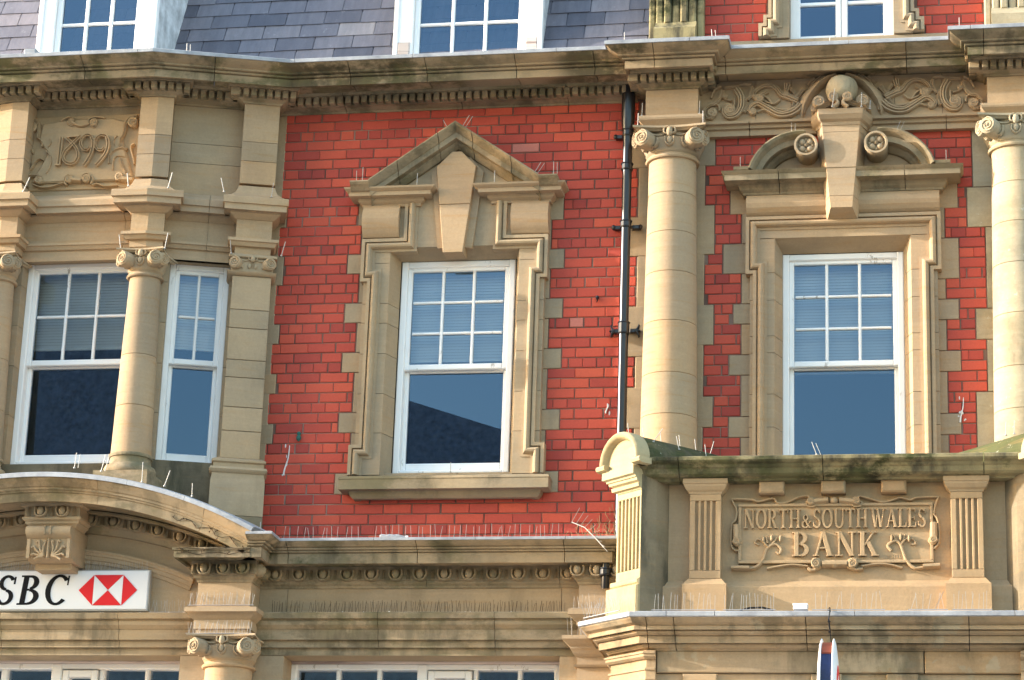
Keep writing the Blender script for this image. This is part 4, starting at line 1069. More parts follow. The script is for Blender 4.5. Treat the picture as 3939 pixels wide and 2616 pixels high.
# ---------------------------------------------------------------- porch with its balcony parapet
PV = .95
mb = MB(); mb.t = .5
for a, b in ((-2.25, -1.9), (-1.896, .02), (.024, .40)): mb.rt(.35, .6); mb.box(a, b, PV-.25, PV, 5.25, 6.35)
for a, b in ((-2.25, -2.06), (-1.76, -.11), (.16, .40)):
    mb.rt(.4, .65); mb.loft([[F0(u, v, z) for v, z in ((PV-.1, 5.25), (PV+.05, 5.25), (PV+.05, 5.475), (PV+.045, 5.485), (PV+.03, 5.492), (PV+.015, 5.515), (PV+.0, 5.53), (PV-.1, 5.53))] for u in (a, b)])
par = build('balcony_parapet', mb, 'panel', B)
def fluted(mb, F, u0, u1, z0, z1, v, n, dep=.022, m_=.03, zb=.06, zt=.05):
    mb.F = F; mb.block(u0, u1, v-.35, v-dep, z0, z1, .002)
    W_ = (u1-u0-2*m_); p = W_/n; g = p*.56
    xs = [u0]
    for k in range(n): xs += [u0+m_+p*k+(p-g)/2, u0+m_+p*k+(p+g)/2]
    xs.append(u1)
    for i in range(0, len(xs), 2): mb.block(xs[i], xs[i+1], v-dep-.002, v, z0+zb, z1-zt, .0035)
    mb.block(u0, u1, v-dep-.002, v-.0005, z0, z0+zb-.001, .003); mb.block(u0, u1, v-dep-.002, v-.0005, z1-zt+.001, z1, .003); mb.F = F0
for u0 in (-2.01, -.108):
    u1 = u0+.23; mb = MB(); mb.t = .62; fluted(mb, F0, u0, u1, 5.53, 6.165, 1.05, 4)
    pp = [(u0-.005, -.9), (u0-.005, -1.05), (u1+.005, -1.05), (u1+.005, -.9)]
    mb.t = .45; mb.sweep(pp, [(-.1, 6.167), (.0, 6.167), (.004, 6.18), (.02, 6.195), (.035, 6.22), (.038, 6.235), (.045, 6.24), (.045, 6.275), (-.1, 6.28)])
    mb.t = .7; mb.sweep(pp, [(-.1, 5.25), (.042, 5.25), (.042, 5.478), (.035, 5.486), (.012, 5.515), (0, 5.528), (-.1, 5.529)])
    build('parapet_pilaster', mb, 'panel', par)
for a, b in ((-1.50, -1.315), (-1.045, -.867), (-.608, -.425)):
    mb = MB(); mb.rt(.4, .8); mb.block(a, b, .9, 1.045, 6.172, 6.266, .012); build('corbel', mb, 'porch', par)
mb = MB(); mb.sweep([(-2.405, -.95), (.512, -.95)], [(-.5, 6.262), (.11, 6.262), (.12, 6.275), (.17, 6.285), (.19, 6.30), (.20, 6.335), (.215, 6.345), (.225, 6.362), (.255, 6.372), (.268, 6.385), (.268, 6.408), (.24, 6.42), (-.5, 6.43)], joints=[.32, 1.38, 2.54], rt=(.3, .6))
build('coping', mb, 'coping', par)
# carved name tablet
BANKB = [
    (0.0185, [(-0.788, 6.144), (-0.724, 6.144), (-0.631, 6.137), (-0.584, 6.124), (-0.479, 6.147), (-0.444, 6.111), (-0.374, 6.116), (-0.282, 6.157), (-0.212, 6.162)]),
    (0.0222, [(-0.224, 6.156), (-0.166, 6.132), (-0.177, 6.084), (-0.224, 6.085), (-0.235, 6.115), (-0.201, 6.12)]),
    (0.0543, [(-0.177, 6.12), (-0.073, 6.129)]),
    (0.0543, [(0.007, 6.128), (0.111, 6.117)]),
    (0.0222, [(0.157, 6.153), (0.1, 6.129), (0.111, 6.082), (0.157, 6.081), (0.168, 6.111), (0.134, 6.117)]),
    (0.0185, [(0.157, 6.159), (0.26, 6.128), (0.329, 6.109), (0.398, 6.126), (0.455, 6.144), (0.524, 6.125), (0.569, 6.142), (0.729, 6.147)]),
    (0.0173, [(-0.788, 6.138), (-0.759, 6.09), (-0.747, 6.042), (-0.758, 5.982), (-0.781, 5.958), (-0.787, 5.887), (-0.786, 5.791), (-0.757, 5.755), (-0.727, 5.755)]),
    (0.0617, [(-0.75, 5.946), (-0.745, 5.839)]),
    (0.0198, [(-0.78, 5.827), (-0.745, 5.791), (-0.713, 5.815), (-0.734, 5.844), (-0.757, 5.821)]),
    (0.0173, [(0.729, 6.147), (0.705, 6.088), (0.693, 6.017), (0.715, 5.981), (0.727, 5.899), (0.723, 5.805), (0.688, 5.758)]),
    (0.0617, [(0.689, 5.952), (0.687, 5.84)]),
    (0.0198, [(0.723, 5.828), (0.683, 5.793), (0.655, 5.817), (0.673, 5.846), (0.695, 5.823)]),
    (0.0395, [(-0.785, 5.625), (-0.651, 5.622)]),
    (0.0272, [(-0.651, 5.619), (-0.594, 5.636), (-0.547, 5.695), (-0.525, 5.766), (-0.467, 5.801), (-0.42, 5.765), (-0.432, 5.73), (-0.455, 5.744)]),
    (0.0198, [(-0.522, 5.784), (-0.559, 5.825), (-0.594, 5.838), (-0.612, 5.814), (-0.583, 5.792)]),
    (0.0198, [(-0.519, 5.807), (-0.531, 5.855)]),
    (0.0222, [(-0.484, 5.801), (-0.449, 5.848)]),
    (0.0198, [(-0.524, 5.618), (-0.432, 5.635), (-0.328, 5.646), (-0.225, 5.634)]),
    (0.0247, [(-0.225, 5.622), (-0.19, 5.605), (-0.133, 5.634), (-0.144, 5.681), (-0.184, 5.687), (-0.19, 5.652), (-0.161, 5.651)]),
    (0.0543, [(-0.121, 5.651), (0.062, 5.65)]),
    (0.0247, [(0.176, 5.614), (0.119, 5.609), (0.062, 5.633), (0.079, 5.68), (0.125, 5.685), (0.13, 5.65), (0.096, 5.65)]),
    (0.0198, [(0.164, 5.632), (0.278, 5.649), (0.369, 5.643), (0.46, 5.619)]),
    (0.0272, [(0.382, 5.748), (0.357, 5.784), (0.406, 5.819), (0.445, 5.795), (0.467, 5.736), (0.494, 5.666), (0.55, 5.618), (0.618, 5.624)]),
    (0.0395, [(0.607, 5.628), (0.729, 5.634)]),
    (0.0198, [(0.451, 5.789), (0.485, 5.83), (0.542, 5.829), (0.555, 5.794), (0.525, 5.792)]),
    (0.0198, [(0.417, 5.819), (0.4, 5.86)]),
    (0.0198, [(0.468, 5.818), (0.48, 5.865)])
]
PA = -.947
mb = MB(); mb.t = .55
mb.prism([(PA-.71, 5.655), (PA+.71, 5.655), (PA+.71, 6.105), (PA-.71, 6.105)], PV-.05, PV+.018, .004)
for a, b, c, d in ((PA-.71, PA+.71, 6.083, 6.105), (PA-.71, PA+.71, 5.655, 5.677), (PA-.71, PA-.688, 5.678, 6.082), (PA+.688, PA+.71, 5.678, 6.082)): mb.block(a, b, PV, PV+.034, c, d, .004)
tab = build('name_tablet', mb, 'panel', par)
mb = MB()
for wd, pts in BANKB:
    big = wd > .035
    mb.relief(pts, wd*(1.0 if big else 1.1), .055 if big else .034, PV+.008, (1, 1) if big else (1, .8), 'round', cx=RA)
for u, z, r_, cc in ((-.20, 6.12, .03, True), (.13, 6.12, .03, False), (-.165, 5.652, .036, True), (.10, 5.652, .036, False), (-.745, 5.822, .03, True), (.685, 5.825, .03, False)):
    mb.volute(RA+u, z, r_, PV, PV+.058, 1.7, cc, 90, 16)
mb.ell(RA-.033, PV+.03, 6.125, .035, .03, .026); mb.ell(RA-.03, PV+.03, 5.648, .035, .03, .03)
for sg in (-1, 1):
    for dx, dz in ((.47, 5.845), (.405, 5.84), (.53, 5.835)): mb.ell(RA-.02+sg*dx, PV+.03, dz, .012, .018, .028, 8, 5)
build('scroll_border', mb, 'panel', tab)

# ---- lettering: serif capitals drawn as strokes, unit height
def ring(cx, cy, rx, ry, a0, a1, tx, ty, n=14):
    o = [(cx+rx*math.cos(R(a0+(a1-a0)*i/n)), cy+ry*math.sin(R(a0+(a1-a0)*i/n))) for i in range(n+1)]
    q = [(cx+(rx-tx)*math.cos(R(a0+(a1-a0)*i/n)), cy+(ry-ty)*math.sin(R(a0+(a1-a0)*i/n))) for i in range(n+1)]
    return ('ring', o, q)
def seg(x0, y0, x1, y1, w_):
    if abs(y1-y0) < 1e-6: return ('poly', [(x0, y0-w_/2), (x1, y0-w_/2), (x1, y0+w_/2), (x0, y0+w_/2)])
    return ('poly', [(x0-w_/2, y0), (x0+w_/2, y0), (x1+w_/2, y1), (x1-w_/2, y1)])
def box_(x0, x1, y0, y1): return ('poly', [(x0, y0), (x1, y0), (x1, y1), (x0, y1)])
T, t_ = .17, .085
def sf(x, y, w_=.30): return box_(x-w_/2, x+w_/2, y, y+.06)
def stem(x, w_=T): return [seg(x, 0, x, 1, w_), sf(x, 0, w_+.16), sf(x, .94, w_+.16)]
G = {
 'N': (.80, [seg(.13, 0, .13, 1, t_), sf(.13, 0), seg(.13, 1, .66, 0, T+.02), seg(.66, 0, .66, 1, t_), sf(.66, .94), sf(.10, .94, .2)]),
 'O': (.84, [ring(.42, .5, .40, .52, 0, 360, T, t_, 26)]),
 'R': (.76, stem(.17)+[ring(.32, .74, .30, .26, -90, 90, T, t_), box_(.2, .32, .915, 1), box_(.2, .32, .48, .565), seg(.34, .5, .62, 0, T), sf(.64, 0, .24)]),
 'T': (.74, [seg(.37, 0, .37, 1, T), sf(.37, 0, .34), box_(.04, .70, .915, 1), box_(.03, .09, .76, 1), box_(.65, .71, .76, 1)]),
 'H': (.86, stem(.18)+stem(.68)+[box_(.2, .66, .46, .54)]),
 'S': (.60, [ring(.30, .745, .25, .265, 25, 270, .13, .09), ring(.30, .26, .27, .27, 90, -155, .14, .09), box_(.50, .56, .70, .95), box_(.03, .09, .08, .32)]),
 'U': (.82, [seg(.17, .3, .17, 1, T), sf(.17, .94, .32), ring(.405, .33, .32, .35, 180, 360, T, .09), seg(.68, .3, .68, 1, t_), sf(.68, .94, .28)]),
 'W': (1.12, [seg(.12, 1, .36, 0, T), seg(.36, 0, .56, 1, t_), seg(.52, 1, .76, 0, T), seg(.76, 0, .98, 1, t_), sf(.12, .94, .3), sf(.54, .94, .28), sf(.98, .94, .24)]),
 'A': (.82, [seg(.12, 0, .40, 1, t_), seg(.40, 1, .68, 0, T+.02), box_(.22, .56, .30, .37), sf(.12, 0, .26), sf(.68, 0, .3)]),
 'L': (.66, stem(.17)+[box_(.2, .60, 0, .085), box_(.55, .61, 0, .26)]),
 'E': (.68, stem(.17)+[box_(.2, .60, 0, .085), box_(.55, .61, 0, .25), box_(.2, .56, .915, 1), box_(.51, .57, .76, 1), box_(.2, .48, .46, .54), box_(.44, .50, .38, .62)]),
 'B': (.74, stem(.17)+[ring(.33, .755, .27, .245, -90, 90, T, t_), ring(.33, .27, .34, .27, -90, 90, T+.01, t_), box_(.2, .33, .915, 1), box_(.2, .33, .47, .555), box_(.2, .33, 0, .085)]),
 'K': (.80, stem(.17)+[seg(.24, .42, .62, .97, t_), sf(.62, .94, .26), seg(.38, .60, .68, 0, T+.02), sf(.68, 0, .3)]),
 '&': (.80, [ring(.32, .76, .20, .23, 0, 360, .10, .07, 20), ring(.30, .27, .28, .28, 60, 330, .14, .08), seg(.22, .66, .62, 0, .14), sf(.66, 0, .2), seg(.48, .18, .62, .46, .07), sf(.62, .44, .2)]),
 'I': (.34, stem(.17)), 'M': (.98, [seg(.12, 0, .14, 1, t_), sf(.12, 0), seg(.14, 1, .47, 0, T), seg(.47, 0, .80, 1, t_), seg(.82, 0, .80, 1, T), sf(.82, 0, .3)]),
 'D': (.84, stem(.17)+[ring(.34, .5, .44, .5, -90, 90, T, t_, 18), box_(.2, .34, .915, 1), box_(.2, .34, 0, .085)]),
 'C': (.80, [ring(.44, .5, .40, .52, 42, 318, T, t_, 20), box_(.70, .75, .66, .98)]),
}
def text(mb, s, u0, u1, z0, z1, v0, v1, F=F0, slant=0, gapf=.06, hts=None, ws=None):
    tot = sum((G[c][0] if c != ' ' else .30)*(ws.get(c, 1) if ws else 1) for c in s)+gapf*(len(s)-1); x = 0; H = z1-z0; mb.F = F
    for c in s:
        k = ws.get(c, 1) if ws else 1
        if c == ' ': x += .30*k+gapf; continue
        hh = hts.get(c, 1) if hts else 1
        for i, g in enumerate(G[c][1]):
            f = lambda p: (u0+(u1-u0)*(x+k*p[0]+slant*p[1])/tot, z0+H*hh*p[1])
            dv = v1-.0006*i
            if g[0] == 'poly': mb.prism([f(p) for p in g[1]], v0, dv, .0025)
            else:
                o, q = [f(p) for p in g[1]], [f(p) for p in g[2]]
                mb.loft([[F(a[0], v0, a[1]), F(a[0], dv, a[1]), F(b[0], dv, b[1]), F(b[0], v0, b[1])] for a, b in zip(o, q)])
        x += G[c][0]*k+gapf
    mb.F = F0
mb = MB(); mb.t = .6
text(mb, 'NORTH&SOUTH WALES', PA-.668, PA+.66, 5.918, 6.062, PV+.012, PV+.042, gapf=.03, hts={'&': .72}, ws={' ': .45, 'W': .95})
text(mb, 'BANK', PA-.312, PA+.312, 5.705, 5.888, PV+.012, PV+.046, gapf=.10)
text(mb, 'LIMITED', PA+.355, PA+.485, 5.690, 5.716, PV+.012, PV+.021)
build('lettering', mb, 'panel', tab)

# corner piers, turned out from the porch front
E2 = (-2.36, -1.15); PB = -42.5
for k in range(2):
    if k == 0: FPR = Fr(E2[0], E2[1], PB); u0, u1 = -.28, 0
    else: FPR = Fr(2*PA-E2[0], E2[1], -PB); u0, u1 = 0, .28
    mb = MB(); mb.t = .6; mb.F = FPR; fluted(mb, FPR, u0, u1, 5.50, 6.185, 0, 6, .02, .012, .09, .05)
    a, b = (u0-.085, u1) if k == 0 else (u0, u1+.085)
    mb.F = FPR; mb.t = .7
    mb.block(a+.03, b, -.4, .02, 5.47, 5.52, .02); mb.block(a, b, -.4, .03, 5.24, 5.47, .012)
    mb.F = F0
    pts = [FPR(u0, -.35, 0)[:2], FPR(u0, 0, 0)[:2], FPR(u1, 0, 0)[:2]] if k == 0 else [FPR(u0, 0, 0)[:2], FPR(u1, 0, 0)[:2], FPR(u1, -.35, 0)[:2]]
    mb.t = .5; mb.sweep(pts, [(-.2, 6.187), (.0, 6.187), (.008, 6.20), (.03, 6.205), (.034, 6.232), (.02, 6.237), (.045, 6.25), (.05, 6.268), (.06, 6.272), (.062, 6.285), (.085, 6.295), (.085, 6.36), (-.2, 6.36)])
    pier = build('corner_pier', mb, 'pier', B)
    mb = MB(); mb.F = FPR; mb.t = .6; c = (u0+u1)/2; zc = 6.40
    n = 20
    secs = []
    for i in range(n+1):
        an = R(180-180*i/n); ca, sa = math.cos(an), math.sin(an)
        secs.append([FPR(c+r_*ca, v, zc+r_*sa) for r_, v in ((.165, .0), (.165, .062), (.175, .072), (.182, .10), (.195, .118), (.212, .122), (.225, .112), (.23, .095), (.23, .0))])
    mb.loft(secs)
    for sg in (-1, 1):
        x = c+sg*.205; mb.loft([[FPR(x+d, v, z) for v, z in ((0, zc-.045), (.095, zc-.045), (.118, zc-.035), (.125, zc-.015), (.115, zc), (0, zc))] for d in (-.05, .045)])
    mb.prism([(c-.19, 6.355)]+[(c+.168*math.cos(R(a_)), zc+.168*math.sin(R(a_))) for a_ in range(180, -1, -12)]+[(c+.19, 6.355)], -.1, .068)
    build('arched_cap', mb, 'pier', pier)
    mb = MB(); mb.F = FPR; mb.t = .5; secs = []
    for i in range(15):
        an = R(190-200*i/14); secs.append([FPR(c+.222*math.cos(an), v, zc+.222*math.sin(an)) for v in (.06, -.15, -.35, -.55, -.80)])
    mb.loft(secs, closed=False, caps=False); build('barrel_top', mb, 'mossy', pier)
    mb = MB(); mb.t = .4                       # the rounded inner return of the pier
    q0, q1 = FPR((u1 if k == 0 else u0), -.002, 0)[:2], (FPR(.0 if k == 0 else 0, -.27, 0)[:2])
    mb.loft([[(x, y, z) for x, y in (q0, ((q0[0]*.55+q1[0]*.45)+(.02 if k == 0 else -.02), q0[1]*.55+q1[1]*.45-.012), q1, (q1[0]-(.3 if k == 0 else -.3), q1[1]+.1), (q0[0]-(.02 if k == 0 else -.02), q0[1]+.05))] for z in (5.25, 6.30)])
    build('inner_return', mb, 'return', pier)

# porch cornice and wall below
PP = [(-2.60, -.30), (-2.60, -.80), (-2.32, -1.05), (.426, -1.05), (.706, -.80), (.706, -.30)]
PCN = [(-.3, 4.995), (.0, 4.995), (.005, 5.004), (.032, 5.008), (.046, 5.018), (.05, 5.032), (.044, 5.040), (.090, 5.042), (.092, 5.034), (.098, 5.034), (.098, 5.082), (.092, 5.088), (.116, 5.090), (.136, 5.100), (.142, 5.112), (.136, 5.122), (.166, 5.124), (.168, 5.118), (.173, 5.118), (.173, 5.144), (.166, 5.150), (.172, 5.154), (.20, 5.165), (.228, 5.19), (.234, 5.20), (.234, 5.206), (-.3, 5.21)]
mb = MB(); mb.sweep(PP, PCN, joints=[.9, 1.1, 2.05, 3.2, 3.9], rt=(.3, .6)); pcn = build('porch_cornice', mb, 'porch', B)
mb = MB(); mb.sweep(PP, [(-.3, 5.214), (.236, 5.208), (.236, 5.198), (.248, 5.204), (.25, 5.232), (.235, 5.24), (-.3, 5.262)], joints=[1.05, 1.4, 2.4, 3.52], gap=.004); build('lead_flashing', mb, 'lead', pcn)
mb = MB()
for a, b in ((-2.24, -.98), (-.972, -.32), (-.312, .41)): mb.rt(.25, .7); mb.block(a, b, .6, 1.05, 4.835, 4.993, .006)
mb.t = .4; mb.box(-2.3, .4, .6, 1.02, 3.0, 4.83)
for a, b, c, d in ((-2.02, -1.82, -2.05, -1.80), (-1.12, -.90, -1.12, -.90), (-.575, -.375, -.585, -.355)):
    mb.rt(.4, .7); mb.prism([(a, 4.45), (b, 4.45), (d, 4.828), (c, 4.828)], .9, 1.046, .006)
pw_ = [(-2.60, -.30), (-2.60, -.80), (-2.31, -1.055), (-2.245, -1.055)]
pw2 = [(.36, -1.055), (.416, -1.055), (.706, -.80), (.706, -.3)]
for p in (pw_, pw2): mb.rt(.4, .6); mb.sweep(p, [(-.3, 2.0), (-.02, 2.0), (-.02, 4.70), (.0, 4.71), (.0, 4.77), (.018, 4.78), (.018, 4.845), (.03, 4.85), (.03, 4.865), (.01, 4.87), (.01, 4.925), (.03, 4.93), (.05, 4.945), (.05, 4.962), (.06, 4.966), (.06, 4.98), (.03, 4.985), (.02, 4.994), (-.3, 4.994)])
mb.box(-2.59, -2.2, .2, .79, 0, 4.9)
build('porch_wall', mb, 'porch', pcn)

# ---------------------------------------------------------------- mansard roof, dormers, attic
def mv(z): return -(.10+(z-10.40)*.45)
mb = MB(); random.seed(11); ex_ = .166; row = 0; z = 9.97
sl = math.atan(1/.45); cz, cv = math.sin(sl), math.cos(sl)
while z < 12.3:
    u = -9.6-(.168 if row % 2 else 0)-random.uniform(0, .02)
    while u < -2.45:
        w_ = .335+random.uniform(-.012, .012); a, b = u+.004, u+w_-.004; j = random.uniform(0, .003); zb = z+random.uniform(-.004, .004)
        mb.t = min(1, max(0, random.gauss(.42, .2)))
        lo, hi = zb, zb+ex_*1.9*cz; th = .012
        v0, v1 = mv(lo)+.014+j, mv(hi)+.002
        c1, c2 = random.uniform(0, .006), random.uniform(0, .006)
        mb.add([F0(a, v0, lo+c1), F0(b, v0, lo+c2), F0(b, v1, hi), F0(a, v1, hi), F0(a, v0-th, lo+c1), F0(b, v0-th, lo+c2), F0(b, v1-th, hi), F0(a, v1-th, hi)],
               [(0, 1, 2, 3), (0, 4, 5, 1), (1, 5, 6, 2), (0, 3, 7, 4)]); u += w_
    z += ex_*cz; row += 1
roof = build('mansard_roof', mb, 'slate', B, smooth=False)
mb = MB()
mb.loft([[F0(u, v, z) for v, z in ((mv(10.06)-.03, 10.06), (mv(12.4)-.03, 12.4), (-3.2, 12.4), (-3.2, 10.06))] for u in (-9.6, -2.46)])
build('roof_deck', mb, 'dark', roof, smooth=False)
def dormer(cx, v, hw, pane_u0, pane_u1, zbar, rot):
    mb = MB()
    for a, b in ((cx-hw, pane_u0-.05), (pane_u1+.05, cx+hw)): mb.block(a, b, v-.06, v, 10.0, 11.5, .008)
    for a, b in ((cx-hw-.03, cx-hw+.012), (cx+hw-.012, cx+hw+.03)): mb.block(a, b, v-.05, v+.012, 10.0, 11.5, .006)
    mb.block(cx-hw-.06, cx+hw+.06, v-.95, v+.04, 11.5, 11.62, .012); mb.box(cx-hw-.03, cx+hw+.03, v-.055, v-.045, 9.96, 10.02)
    d = build('dormer_window', mb, 'white', B)
    mb = MB(); vv = v-.03
    for a, b in ((pane_u0-.05, pane_u0), (pane_u1, pane_u1+.05)): mb.block(a, b, vv-.06, vv, 10.0, 11.5, .01)
    W_ = pane_u1-pane_u0
    for i in (1, 2): mb.block(pane_u0+W_*i/3-.015, pane_u0+W_*i/3+.015, vv-.05, vv-.005, 10.0, 11.5, .01)
    for zb in (zbar, zbar+.33, zbar-.33):
        for i in range(3): mb.block(pane_u0+W_*i/3+(.015 if i else 0), pane_u0+W_*(i+1)/3-(.015 if i < 2 else 0), vv-.05, vv-.008, zb-.014, zb+.014, .009)
    build('casement', mb, 'white', d)
    mb = MB(); mb.add([F0(pane_u0, vv-.03, 10), F0(pane_u1, vv-.03, 10), F0(pane_u1, vv-.03, 11.5), F0(pane_u0, vv-.03, 11.5)], [(0, 1, 2, 3)]); build('glass', mb, 'glass', d, smooth=False)
    for s_ in (-1, 1):
        mb = MB(); x = cx+s_*(hw+.005)
        mb.loft([[F0(x+o, vq, zq) for vq, zq in ((v-.05, 9.95), (v-.05, 11.5), (mv(11.5)-.1, 11.5), (mv(9.95)-.1, 9.95))] for o in (-.02, .02)])
        build('cheek', mb, 'oldwhite', d)
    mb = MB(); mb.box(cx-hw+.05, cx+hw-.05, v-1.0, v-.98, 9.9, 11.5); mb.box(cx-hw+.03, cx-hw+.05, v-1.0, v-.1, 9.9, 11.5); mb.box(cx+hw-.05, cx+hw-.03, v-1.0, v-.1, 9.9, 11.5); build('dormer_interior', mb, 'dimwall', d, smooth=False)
    if rot:
        for a, b in ((cx-hw, pane_u0-.06), (pane_u1+.06, cx+hw)):
            mb = MB(); mb.block(a+.01, b-.01, v-.05, v+.012, 10.0, rot, .01); build('rotten_foot', mb, 'oldpaint', d)
    return d
M['oldwhite'] = simple('flaking_paint', (.50, .52, .54), .7, .3, var=.35)
dormer(-4.07, .0, .615, -4.495, -3.64, 10.585, 10.41)
dormer(BA-.005, .40, .50, -7.56, -6.895, 10.545, None)
# attic over the right bay
mb = MB(); mb.t = .5
U = [(-1.545, 10.27), (-1.545, 10.36), (-1.60, 10.36), (-1.60, 10.46), (-1.545, 10.46), (-1.545, 11.4)]
sweep2(mb, [(-1.60, 10.285), (-1.60, 10.40), (-1.56, 10.40), (-1.56, 10.475), (-1.52, 10.475), (-1.52, 11.4)], ARCHI)
sweep2(mb, mirror([(-1.60, 10.285), (-1.60, 10.40), (-1.56, 10.40), (-1.56, 10.475), (-1.52, 10.475), (-1.52, 11.4)], -.925), ARCHI, -1)
mb.t = .4; mb.block(-2.06, .30, -.05, .05, 10.0, 10.272, .01); mb.box(-1.50, -1.35, -.1, .07, 10.275, 11.4); mb.box(-.495, -.345, -.1, .07, 10.275, 11.4)
build('attic_surround', mb, 'stone', B)
mb = MB(); v = -.03
for a, b in ((-1.35, -1.265), (-.585, -.495), (-.973, -.928), (-.924, -.876)): mb.block(a, b, v-.08, v+(.012 if -1 < a < -.9 else 0), 10.28, 11.4, .008)
for a, b in ((-1.265, -.973), (-.876, -.585)): mb.block(a, b, v-.08, v-.003, 10.28, 10.325, .006); mb.block(a, b, v-.06, v-.006, 10.60, 10.63, .006)
cw = build('casement_window', mb, 'white', B)
mb = MB(); mb.add([F0(-1.3, v-.03, 10.3), F0(-.55, v-.03, 10.3), F0(-.55, v-.03, 11.4), F0(-1.3, v-.03, 11.4)], [(0, 1, 2, 3)]); build('glass', mb, 'glass', cw, smooth=False)
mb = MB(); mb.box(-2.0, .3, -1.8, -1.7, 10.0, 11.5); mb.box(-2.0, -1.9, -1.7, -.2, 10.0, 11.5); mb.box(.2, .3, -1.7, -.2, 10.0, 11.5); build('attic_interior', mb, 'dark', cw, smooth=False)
for cx in (-2.28, .46):                                      # scroll consoles standing on the cornice breaks
    mb = MB(); mb.t = .4
    mb.loft([[F0(cx+u, v, z) for v, z in ((-.1, 10.05), (.235, 10.05), (.24, 10.33), (.20, 10.36), (.165, 10.39), (.15, 10.42), (-.1, 10.42))] for u in (-.172, .172)])
    for i in range(5): mb.block(cx-.17+.068*i+.004, cx-.17+.068*(i+1)-.004, -.1, .15+(.012 if i % 2 else 0), 10.41, 11.3, .012)
    for s_ in (-1, 1): mb.block(cx+s_*.20-.028, cx+s_*.20+.028, -.1, .12, 10.05, 11.3, .012)
    build('scroll_console', mb, 'pale' if cx > 0 else 'coping', B)

# ================================================================== SMALL THINGS ON THE FACADE
# cast iron rainwater pipe
P0 = (-2.665, -.115, 6.1)
t = thing('rainwater_pipe', 'black cast iron rainwater pipe running down the brick wall beside the column', 'drainpipe', P0)
mb = MB(); x, y = -2.665, -.115
prof = [(.030, 9.95), (.056, 9.95), (.056, 9.66), (.054, 9.55), (.045, 9.46), (.040, 9.42), (.0385, 9.3), (.0385, 6.10)]
mb.lathe(x, y, prof, 20)
mb.tube([(x, y, 6.12), (x, y, 5.96)], .036, 12); mb.tube([(x-.045, -.50, 5.78), (x-.045, -.50, 5.70), (x-.05, -.47, 5.58)], .030, 12)
build('pipe', mb, 'black', t)
for z, lug in ((9.455, 1), (9.16, 0), (8.66, 1), (7.775, 2), (5.70, 0)):
    mb = MB(); cx, cy = (x, y) if z > 6 else (x-.045, -.50)
    hh = .05 if lug == 2 else .03
    mb.lathe(cx, cy, [(.036, z-hh), (.048, z-hh), (.05, z-hh+.008), (.046, z-hh+.012), (.046, z+hh-.012), (.052, z+hh-.008), (.05, z+hh), (.036, z+hh)], 20)
    if lug:
        for s_ in (-1, 1):
            mb.block(cx+s_*.075-.035, cx+s_*.075+.035, .0, .055, z-.016, z+.016, .004)
            if lug == 2:
                for dz in (-1, 0, 1): mb.relief([(cx+s_*.085, z), (cx+s_*.105, z+dz*.022), (cx+s_*(.125-.012*abs(dz)), z+dz*.05)], .028, .03, .035, (1, .5), 'round', sub=3)
            else: mb.ell(cx+s_*.11, .05, z, .018, .018, .022, 8, 6)
    build('pipe_bracket' if lug else 'pipe_collar', mb, 'black', t)

# bank name board
t = thing('name_board', 'white signboard with black serif letters and red and white hexagon emblem over the entrance', 'sign', (-7.25, -.30, 5.445))
mb = MB(); mb.block(-8.30, -6.388, .30, .362, 5.447, 5.763, .006); build('panel', mb, 'signwhite', t)
mb = MB(); mb.block(-8.303, -6.378, .30, .352, 5.437, 5.768, .004); build('frame', mb, 'signgrey', t)
def msl(ch, u0, u1, z0=5.487, z1=5.727):
    mb = MB(); mb.t = .5; text(mb, ch, u0, u1, z0, z1, .350, .3665, slant=.10); return build('letter', mb, 'ink', t)
msl('H', -7.92, -7.68); msl('S', -7.665, -7.505); msl('B', -7.475, -7.28); msl('C', -7.262, -7.055)
ex_, ez = -6.7175, 5.604
L_, R_, a_, b_, hz = ex_-.243, ex_+.243, ex_-.122, ex_+.122, .122
for nm, col, poly in (('emblem_red', 'red', [(L_, ez), (a_, ez-hz), (a_, ez+hz)]), ('emblem_red', 'red', [(b_, ez-hz), (R_, ez), (b_, ez+hz)]), ('emblem_red', 'red', [(a_+.002, ez+hz), (ex_, ez+.002), (b_-.002, ez+hz)]),
                      ('emblem_red', 'red', [(a_+.002, ez-hz), (b_-.002, ez-hz), (ex_, ez-.002)]), ('emblem_white', 'signwhite', [(a_+.002, ez-hz+.004), (ex_-.003, ez), (a_+.002, ez+hz-.004)]), ('emblem_white', 'signwhite', [(b_-.002, ez-hz+.004), (b_-.002, ez+hz-.004), (ex_+.003, ez)])):
    mb = MB(); mb.prism(poly, .350, .367); build(nm, mb, col, t)

# hanging sign seen edge on
t = thing('hanging_sign', 'white double sided hanging sign seen edge on below the porch cornice', 'sign', (-.96, -1.05, 4.45))
cy_, cz_ = -1.75, 4.46
for s_, nm in ((-1, 'sign_face'), (1, 'sign_face')):
    mb = MB(); n = 40; x0 = -.957+s_*.036
    rings = []
    for r_, dx in ((.40, 0), (.482, .002), (.487, .007), (.455, .017), (.37, .027), (.2, .033), (.02, .036)):
        rings.append([(x0+s_*dx, cy_+r_*math.cos(2*math.pi*i/n)*.8, cz_+r_*math.sin(2*math.pi*i/n)) for i in range(n)])
    mb.loft(rings); build(nm, mb, 'signwhite', t)
mb = MB(); n = 40
mb.loft([[(x_, cy_+.44*math.cos(2*math.pi*i/n)*.8, cz_+.452*math.sin(2*math.pi*i/n)) for i in range(n)] for x_ in (-.9925, -.9215)]); build('core', mb, 'navy', t)
